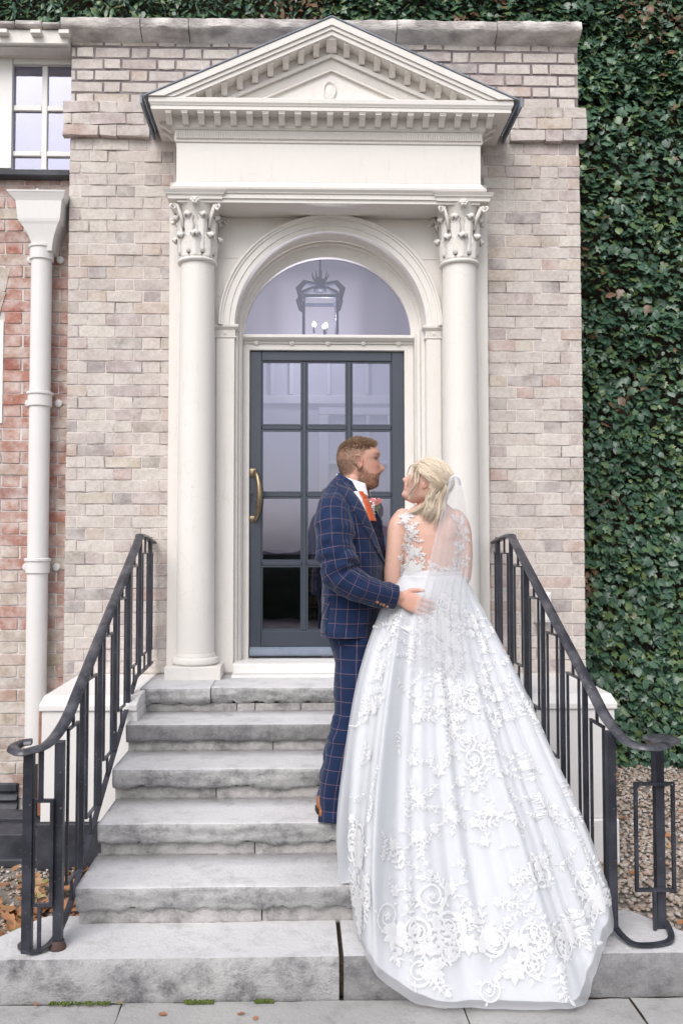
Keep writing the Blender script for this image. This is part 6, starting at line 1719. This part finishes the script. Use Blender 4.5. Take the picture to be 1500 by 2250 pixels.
# short hair
paths = []; rads = []; tn = []
pick = np.where(scalp > .25)[0]; nv_ = np.empty(len(GV)*3, np.float32); gme.vertices.foreach_get('normal', nv_); nv_ = nv_.reshape(-1, 3); Rm = np.array(TG.to_3x3())
for i in hg_.choices(list(pick), k=9500):
    q = hl[i]; keep = scalp[i]*(1-.72*bald[i])
    if hg_.random() > keep: continue
    top = smoothstep(.165, .21, q[2]); frn = smoothstep(.02, .085, q[0])*top
    L = .0050 + .013*top + .010*frn; flow = Vector(Rm @ np.array([-.25 + .65*top - .05*frn, .25*hg_.uniform(-1, 1), -.75*(1-top) + .35*frn + .9*frn*hg_.random()])); n = Vector(nv_[i].tolist())
    d = (n*(.30 + .55*top + .45*frn) + flow*.8 + Vector((hg_.gauss(0, .2), hg_.gauss(0, .2), hg_.gauss(0, .2)))).normalized(); p = Vector(GV[i].tolist()) - n*.001
    paths.append([p, p + d*L*.5, p + (d + n*-.12)*L]); rads.append(.0009); tn.append(min(1, max(0, hg_.gauss(.35 + .30*top + .22*frn, .26))))
strands(paths, 'hair', M_brown, groom, np.array(rads), 3, tn)['kind'] = 'stuff'
paths = []; tn = []
pick = np.where(beard*(1-lips) > .35)[0]
for i in hg_.choices(list(pick), k=2600):
    n = Vector(nv_[i].tolist()); p = Vector(GV[i].tolist()); d = (n*.6 + Vector((.3, 0, -.8)) + Vector((hg_.gauss(0, .25), hg_.gauss(0, .25), hg_.gauss(0, .25)))).normalized(); paths.append([p, p + d*.0022, p + d*.0042]); tn.append(hg_.uniform(.2, 1))
strands(paths, 'beard', M_brown, groom, .0006, 3, tn)['kind'] = 'stuff'

# ---- clothes
def cloth(name, G, mat, parent, wrap=True, uv=None, thick=.003):
    G = np.asarray(G, float); h, w = G.shape[:2]
    if wrap: G = np.concatenate([G, G[:, :1]], 1); w += 1          # seam duplicated so that the check runs on
    if uv is None:
        du = np.r_[0, np.cumsum(np.linalg.norm(np.diff(G[h//2], axis=0), axis=1))]; dv = np.r_[0, np.cumsum(np.linalg.norm(np.diff(G[:, w//4], axis=0), axis=1))]
        U, Vv = np.meshgrid(du, dv); uv = np.stack([U, Vv], -1)
    me = fill_mesh(name, G.reshape(-1, 3), grid_faces(h, w, False), mat, True, uv=uv.reshape(-1, 2)); o = link(name, me, parent)
    if thick: s_ = o.modifiers.new('thick', 'SOLIDIFY'); s_.thickness = thick; s_.offset = -1
    return o, G
def resample(rings, n):
    A = np.array([[tuple(q) for q in r] for r in rings]); k = len(A); out = []
    for i in range(n):
        x = i/(n-1)*(k-1); j = min(int(x), k-2); t = x-j; p0, p1, p2, p3 = A[max(j-1, 0)], A[j], A[j+1], A[min(j+2, k-1)]
        out.append(.5*(2*p1 + (p2-p0)*t + (2*p0-5*p1+4*p2-p3)*t*t + (3*p1-p0-3*p2+p3)*t**3))
    return np.array(out)
def wrinkle(G, amp, sc, stretch=(1, 1, 1), seed=0, mask=None):
    h, w = G.shape[:2]; C = G.mean(axis=1, keepdims=True); D = G - C; D /= np.linalg.norm(D, axis=2, keepdims=True) + 1e-9; out = G.copy()
    for j in range(h):
        for i in range(w):
            q = G[j, i]; d = noise.fractal(Vector((q[0]*sc*stretch[0]+seed, q[1]*sc*stretch[1], q[2]*sc*stretch[2])), .9, 2, 3)*amp*(mask(j/(h-1), i/w) if mask else 1); out[j, i] += D[j, i]*d
    return out
jr = []
for py, xb_, xf_, rl_ in ((1054, 744, 794, .066), (1062, 739, 796, .078), (1072, 731, 800, .105), (1084, 722, 806, .150), (1098, 713, 815, .192), (1115, 706, 823, .215), (1145, 702, 833, .222), (1185, 703, 840, .215), (1230, 707, 842, .205), (1275, 711, 840, .197), (1320, 712, 837, .200), (1360, 711, 834, .205), (1393, 709, 832, .210)):
    c = gp((xb_+xf_)/2, py); tl_ = np.interp(py, [1054, 1072, 1098, 1150], [.62, .50, .25, 0]); jr.append([q - UPv*((q - c).dot(gF)*tl_) for q in sring(c, gF, gL, (xf_-xb_)/2/475*.97, rl_, 72, 2.35)])
G = wrinkle(resample(jr, 90), .010, 9, (1, 1, 1.6), 3, lambda t, u: .35 + .65*t)
jacket, GJ = cloth('jacket', G, M_check, groom)
def sleeve(path, radii, name, parent, cuff=True):
    pts = cat(path, 14); m_ = len(pts); rr = np.interp(np.linspace(0, 1, m_), np.linspace(0, 1, len(radii)), radii); rings = []; up = Vector((0, -1, 0))
    for i, p in enumerate(pts):
        t = (pts[min(i+1, m_-1)]-pts[max(i-1, 0)]).normalized(); a = (up - t*up.dot(t)).normalized(); b_ = t.cross(a); up = a
        rings.append([p + (a*math.cos(k*6.2832/44) + b_*math.sin(k*6.2832/44))*rr[i] for k in range(44)])
    G = np.array([[tuple(q) for q in r] for r in rings])
    # pull folds at the elbow and along the forearm
    def mk(t, u): return .5 + .9*math.exp(-((t-.50)/.16)**2) + .3*(t > .85)
    G = wrinkle(G, .012, 13, (1.3, 1, 1.3), 8, mk)
    h = len(G); C = G.mean(axis=1, keepdims=True); D = G-C; D /= np.linalg.norm(D, axis=2, keepdims=True)
    for j in range(h):
        t = j/(h-1); G[j] += D[j]*(.0045*math.exp(-((t-.5)/.14)**2)*np.sin(t*70 + 2.2*np.sin(np.arange(44)/44*6.283)))[:, None]
    return cloth(name, G, M_check, parent)
slR = [shR + Vector((.045, .06, .020)), shR + Vector((.012, .012, -.005)), gp(734, 1165, GY0 - .215), gp(738, 1215, GY0 - .24), gp(748, 1262, GY0 - .262), gp(785, 1288, GY0 - .268), gp(830, 1303, (wrY+GY0-.262)/2), wrR + (kn-wrR)*-.06 + Vector((-.012, 0, .0))]
sR, GSR = sleeve(slR, [.060, .080, .084, .083, .084, .074, .064, .058, .052], 'sleeve', jacket)
sL, _ = sleeve([shL + Vector((0, -.05, .02)), shL, gp(785, 1190, GY0 + .215), elL, gp(845, 1262, GY0 + .24), wrL], [.06, .08, .078, .07, .06, .054], 'sleeve', jacket)
# trousers
def leg(path, radii, name, parent):
    pts = cat(path, 14); m_ = len(pts); rr = np.interp(np.linspace(0, 1, m_), np.linspace(0, 1, len(radii)), radii); rings = [sring(p, gF, gL, r_*1.0, r_*.98, 44, 2.2) for p, r_ in zip(pts, rr)]
    G = np.array([[tuple(q) for q in r] for r in rings]); G = wrinkle(G, .013, 9, (1, 1, 1.7), 15, lambda t, u: .45 + .8*math.exp(-((t-.42)/.12)**2) + 1.1*smoothstep(.75, 1, t))
    return cloth(name, G, M_check, parent)
trou = link('trousers', fill_mesh('trousers', np.array([tuple(q) for r in (lambda rr_: rr_)([sring(gp(px, py), gF, gL, rf, rl_, 44, 2.4) for py, px, rf, rl_ in ((1372, 773, .125, .185), (1400, 778, .112, .178), (1430, 780, .098, .168), (1455, 781, .080, .150))]) for q in r]), grid_faces(4, 44), M_check, True, uv=np.array([(i*.02, j*.05) for j in range(4) for i in range(44)])), groom)
lN = [gp(783, 1398, GY0 - .085)] + legN[1:-1] + [gp(733, 1770, GY0 - .075), gp(731, 1800, GY0 - .075)]
leg(lN, [.102, .090, .080, .074, .068, .062, .060], 'trouser_leg', trou); lF = [gp(785, 1398, GY0 + .085)] + legF[1:-1] + [gp(727, 1758, GY0 + .055), gp(726, 1772, GY0 + .055)]
leg(lF, [.100, .088, .078, .071, .066, .060, .058], 'trouser_leg', trou)
# shoes
def shoe(px, py, Y, ang):
    p = P(px, py, Y); z0 = NOSE_Z[3] + .004; d = Vector((math.cos(ang), math.sin(ang), 0)); l = Vector((-d.y, d.x, 0)); t = link('shoe', None, None) if False else None
    rings = []
    for u, hw_, h in ((-.075, .022, .045), (-.068, .033, .062), (-.03, .037, .070), (.02, .038, .068), (.07, .044, .052), (.13, .047, .042), (.18, .038, .036), (.205, .020, .030), (.212, .006, .022)):
        c = Vector((p.x, p.y, z0 + .022)) + d*u; r_ = []
        for k in range(20):
            a = 2*math.pi*k/20; yy, zz = math.cos(a), math.sin(a); r_.append(c + l*(yy*hw_) + UPv*(max(0, zz)*h + min(0, zz)*.002))
        rings.append(r_)
    V, F_ = ringsVF(rings); o = link('shoe', mesh_of('shoe', V, F_, M_tan), groom)
    b = MB(); pts_ = [(-.078, .030), (-.06, .038), (-.02, .039), (.02, .036), (.08, .046), (.14, .048), (.19, .034), (.214, .008)]; outl = [(u, w) for u, w in pts_] + [(u, -w) for u, w in pts_[::-1]]
    b.prism(outl, lambda q, k: tuple(Vector((p.x, p.y, z0 + (.010 if k == 0 else .0215))) + d*q[0] + l*q[1])); b.prism([(-.079, .031), (-.01, .038), (-.01, -.038), (-.079, -.031)], lambda q, k: tuple(Vector((p.x, p.y, z0 + (0 if k == 0 else .0099))) + d*q[0] + l*q[1])); b.build('sole', M_sole, o)
shoe(738, 1795, GY0 - .075, R(-4)); shoe(731, 1780, GY0 + .05, R(8))
# ---- pieces that lie on the jacket front
JV = GJ.reshape(-1, 3); JF = grid_faces(GJ.shape[0], GJ.shape[1], False).tolist(); JB = BVHTree.FromPolygons([Vector(q) for q in JV.tolist()], JF)
def on_jacket(px, py, lift, bv=None):
    d = ray(px, py).normalized(); h = (bv or JB).ray_cast(CAM, d)
    if h[0] is None:
        h2 = (bv or JB).find_nearest(P(px, py, GY0 - .05)); q = h2[0]; n = h2[1]
    else: q, n = h[0], h[1]
    if n.dot(d) > 0: n = -n
    return q + n*lift
def strip_on(name, A, B, mat, parent, lift, nu=8, nv=30, th=.004, bulge=0, bv=None):
    A = cat([Vector((a[0], a[1], 0)) for a in A], 8); B = cat([Vector((a[0], a[1], 0)) for a in B], 8); G = []; UVs = []
    for j in range(nv):
        t = j/(nv-1); fa = A[min(int(round(t*(len(A)-1))), len(A)-1)]; fb_ = B[min(int(round(t*(len(B)-1))), len(B)-1)]; row = []; ur = []
        for i in range(nu):
            u = i/(nu-1); q = fa.lerp(fb_, u); row.append(tuple(on_jacket(q.x, q.y, lift + bulge*math.sin(math.pi*u), bv))); ur.append((q.x/475*.9 + q.y/475*.35, q.y/475*.9 - q.x/475*.35))
        G.append(row); UVs.append(ur)
    return cloth(name, np.array(G), mat, parent, False, np.array(UVs), th)[0]
strip_on('shirt_front', [(776, 1082), (790, 1110), (806, 1145), (820, 1180)], [(800, 1080), (816, 1110), (828, 1145), (834, 1180)], M_shirt, groom, .004)
strip_on('waistcoat', [(804, 1140), (813, 1165), (826, 1200), (836, 1228)], [(827, 1128), (834, 1165), (840, 1200), (842, 1228)], M_waist, groom, .007)
tie = strip_on('tie', [(789, 1090), (794, 1102), (799, 1120), (808, 1146)], [(801, 1088), (806, 1102), (813, 1120), (821, 1146)], M_tie, groom, .009, 8, 24, .003, .004)
strip_on('knot', [(784, 1083), (788, 1091), (793, 1099)], [(803, 1083), (804, 1090), (804, 1098)], M_tie, tie, .010, 8, 10, .003, .006)
strip_on('lapel', [(748, 1056), (764, 1074), (784, 1098), (800, 1128), (817, 1168), (833, 1215), (838, 1232)], [(738, 1066), (750, 1088), (766, 1106), (776, 1126), (796, 1160), (822, 1208), (837, 1234)], M_check, jacket, .012, 8, 40, .006)
strip_on('lapel', [(822, 1122), (830, 1150), (836, 1185), (840, 1225)], [(836, 1124), (842, 1150), (844, 1185), (843, 1225)], M_check, jacket, .010, 6, 24, .005)
strip_on('vent_flap', [(726, 1312), (724, 1340), (721, 1370), (719, 1392)], [(712, 1312), (709, 1340), (706, 1370), (704, 1393)], M_check, jacket, .006, 5, 20, .004)
# shirt collar
b = []; nc = Vector((gp(772, 1065).x, GY0, 0))
for j in range(7):
    t = j/6; row = []
    for i in range(61):
        a = R(28) + R(304)*i/60; fr = math.cos(a); rr = .066 + .012*t**1.4; z = gp(772, 1041 + 20*(fr+1)/2*1.25 + 24*t + 6*t*max(0, fr)**3).z
        q = nc + gF*(rr*fr*1.02 + .012*(fr > 0)*fr + .004*t) + gL*(rr*math.sin(a)*.98); row.append((q.x, q.y, z))
    b.append(row)
cloth('shirt_collar', np.array(b), M_shirt, groom, False, None, .003)
# cuff buttons
SB = BVHTree.FromPolygons([Vector(q) for q in GSR.reshape(-1, 3).tolist()], grid_faces(GSR.shape[0], GSR.shape[1], False).tolist())
for px, py in ((829, 1322), (836, 1326), (843, 1329), (850, 1332)):
    q = on_jacket(px, py, .003, SB); V2, F2 = ellVF(q, (.0072, .004, .0072), None, 12, 6); link('button', mesh_of('button', V2, F2, M_button), jacket)
# boutonniere
br = thing('boutonniere', 'pink rose boutonniere with white sprigs pinned to the navy lapel', 'flower', on_jacket(824, 1112, .01))
bc = P(825, 1103, on_jacket(824, 1112, .0).y - .040); RSC = 1.35
M_rose = M_plain('pink_petal', (.80,.30,.32), (.86,.48,.46), 60, .6, .3, 0); M_gyp = M_plain('white_bloom', (.82,.80,.80), None, 5, .7, .2, 0); M_stemg = M_plain('green_stem', (.10,.16,.06), (.16,.22,.09), 30, .5, .4, 0)
for ring, (n, r_, h, tl) in enumerate(((3, .006, .026, .1), (4, .011, .026, .28), (5, .016, .023, .5))):
    for k in range(n):
        a0 = k*6.283/n + ring*.7; Gq = []
        for j in range(6):
            t = j/5; row = []
            for i in range(7):
                u = i/6-.5; aa = a0 + u*1.6; rr = r_*(.35 + .75*math.sin(t*1.6)) + tl*.010*t*t; row.append(bc + Vector((rr*math.cos(aa), rr*math.sin(aa)*.9, -.012 + h*t*(1 - .35*(2*u)**2)))*RSC if False else bc + Vector((rr*math.cos(aa), rr*math.sin(aa)*.9, -.012 + h*t*(1 - .35*(2*u)**2)))*1.0*RSC)
            Gq.append(row)
        MB().grid(Gq).build('petal', M_rose, br, smooth=True)
for k in range(16):
    p = bc + Vector((hg_.uniform(-.026, -.004), hg_.uniform(-.02, .006), hg_.uniform(-.026, .012))); V2, F2 = ellVF(p, (.0045, .0045, .0045), None, 8, 5); link('floret', mesh_of('floret', V2, F2, M_gyp), br)
for k, (dx, dz) in enumerate(((.022, -.028), (.002, -.034), (.012, -.03))):
    q = bc + Vector((dx*.4, -.004, -.014)); e = bc + Vector((dx, -.006, dz)); w_ = Vector((.3, -.4, .8)).normalized()*.006
    MB().add([q, q.lerp(e, .5) + w_, e, q.lerp(e, .5) - w_], [(0, 1, 2, 3)]).build('leaf', M_stemg, br)
b = MB(); b.tube([bc + Vector((0, 0, -.01)), bc + Vector((.006, -.002, -.04)), bc + Vector((.014, -.002, -.062))], [.003, .003, .002], 6); b.build('stem', M_stemg, br, smooth=True)

# ================================================================== SMALL THINGS BY THE RIGHT RAILING
mbx = thing('meter_box', 'white meter box on the brick wall behind the ivy side railing', 'meter box', (X_(1194, -.06, 1335), -.03, Z_(1335, -.06)))
x0, x1, z0, z1 = X_(1178, -.075, 1335), X_(1211, -.075, 1335), Z_(1368, -.075, 1190), Z_(1302, -.075, 1190)
MB().cbox(x0, x1, -.075, .0, z0, z1, .006).build('box', M_white_paint, mbx); MB().cbox(x0 + .012, x1 - .012, -.080, -.074, z0 + .015, z1 - .015, .002).build('lid', M_white_paint, mbx)
ch = thing('hanging_chain', 'short iron chain hanging beside the steps below the railing', 'chain', (1.045, -.80, .75))
for k in range(7):
    b = MB(); pts = [(.009*math.cos(2*math.pi*i/12), 0, .017*math.sin(2*math.pi*i/12)) for i in range(13)]
    b.tube(pts, .0028, 6, cap=False); me = b.mesh('chain_link', M_iron, True); o = link('chain_link', me, ch, (1.047, -.808, .83 - k*.027)); o.rotation_euler = (0, 0, R(90)*(k % 2) + .2)
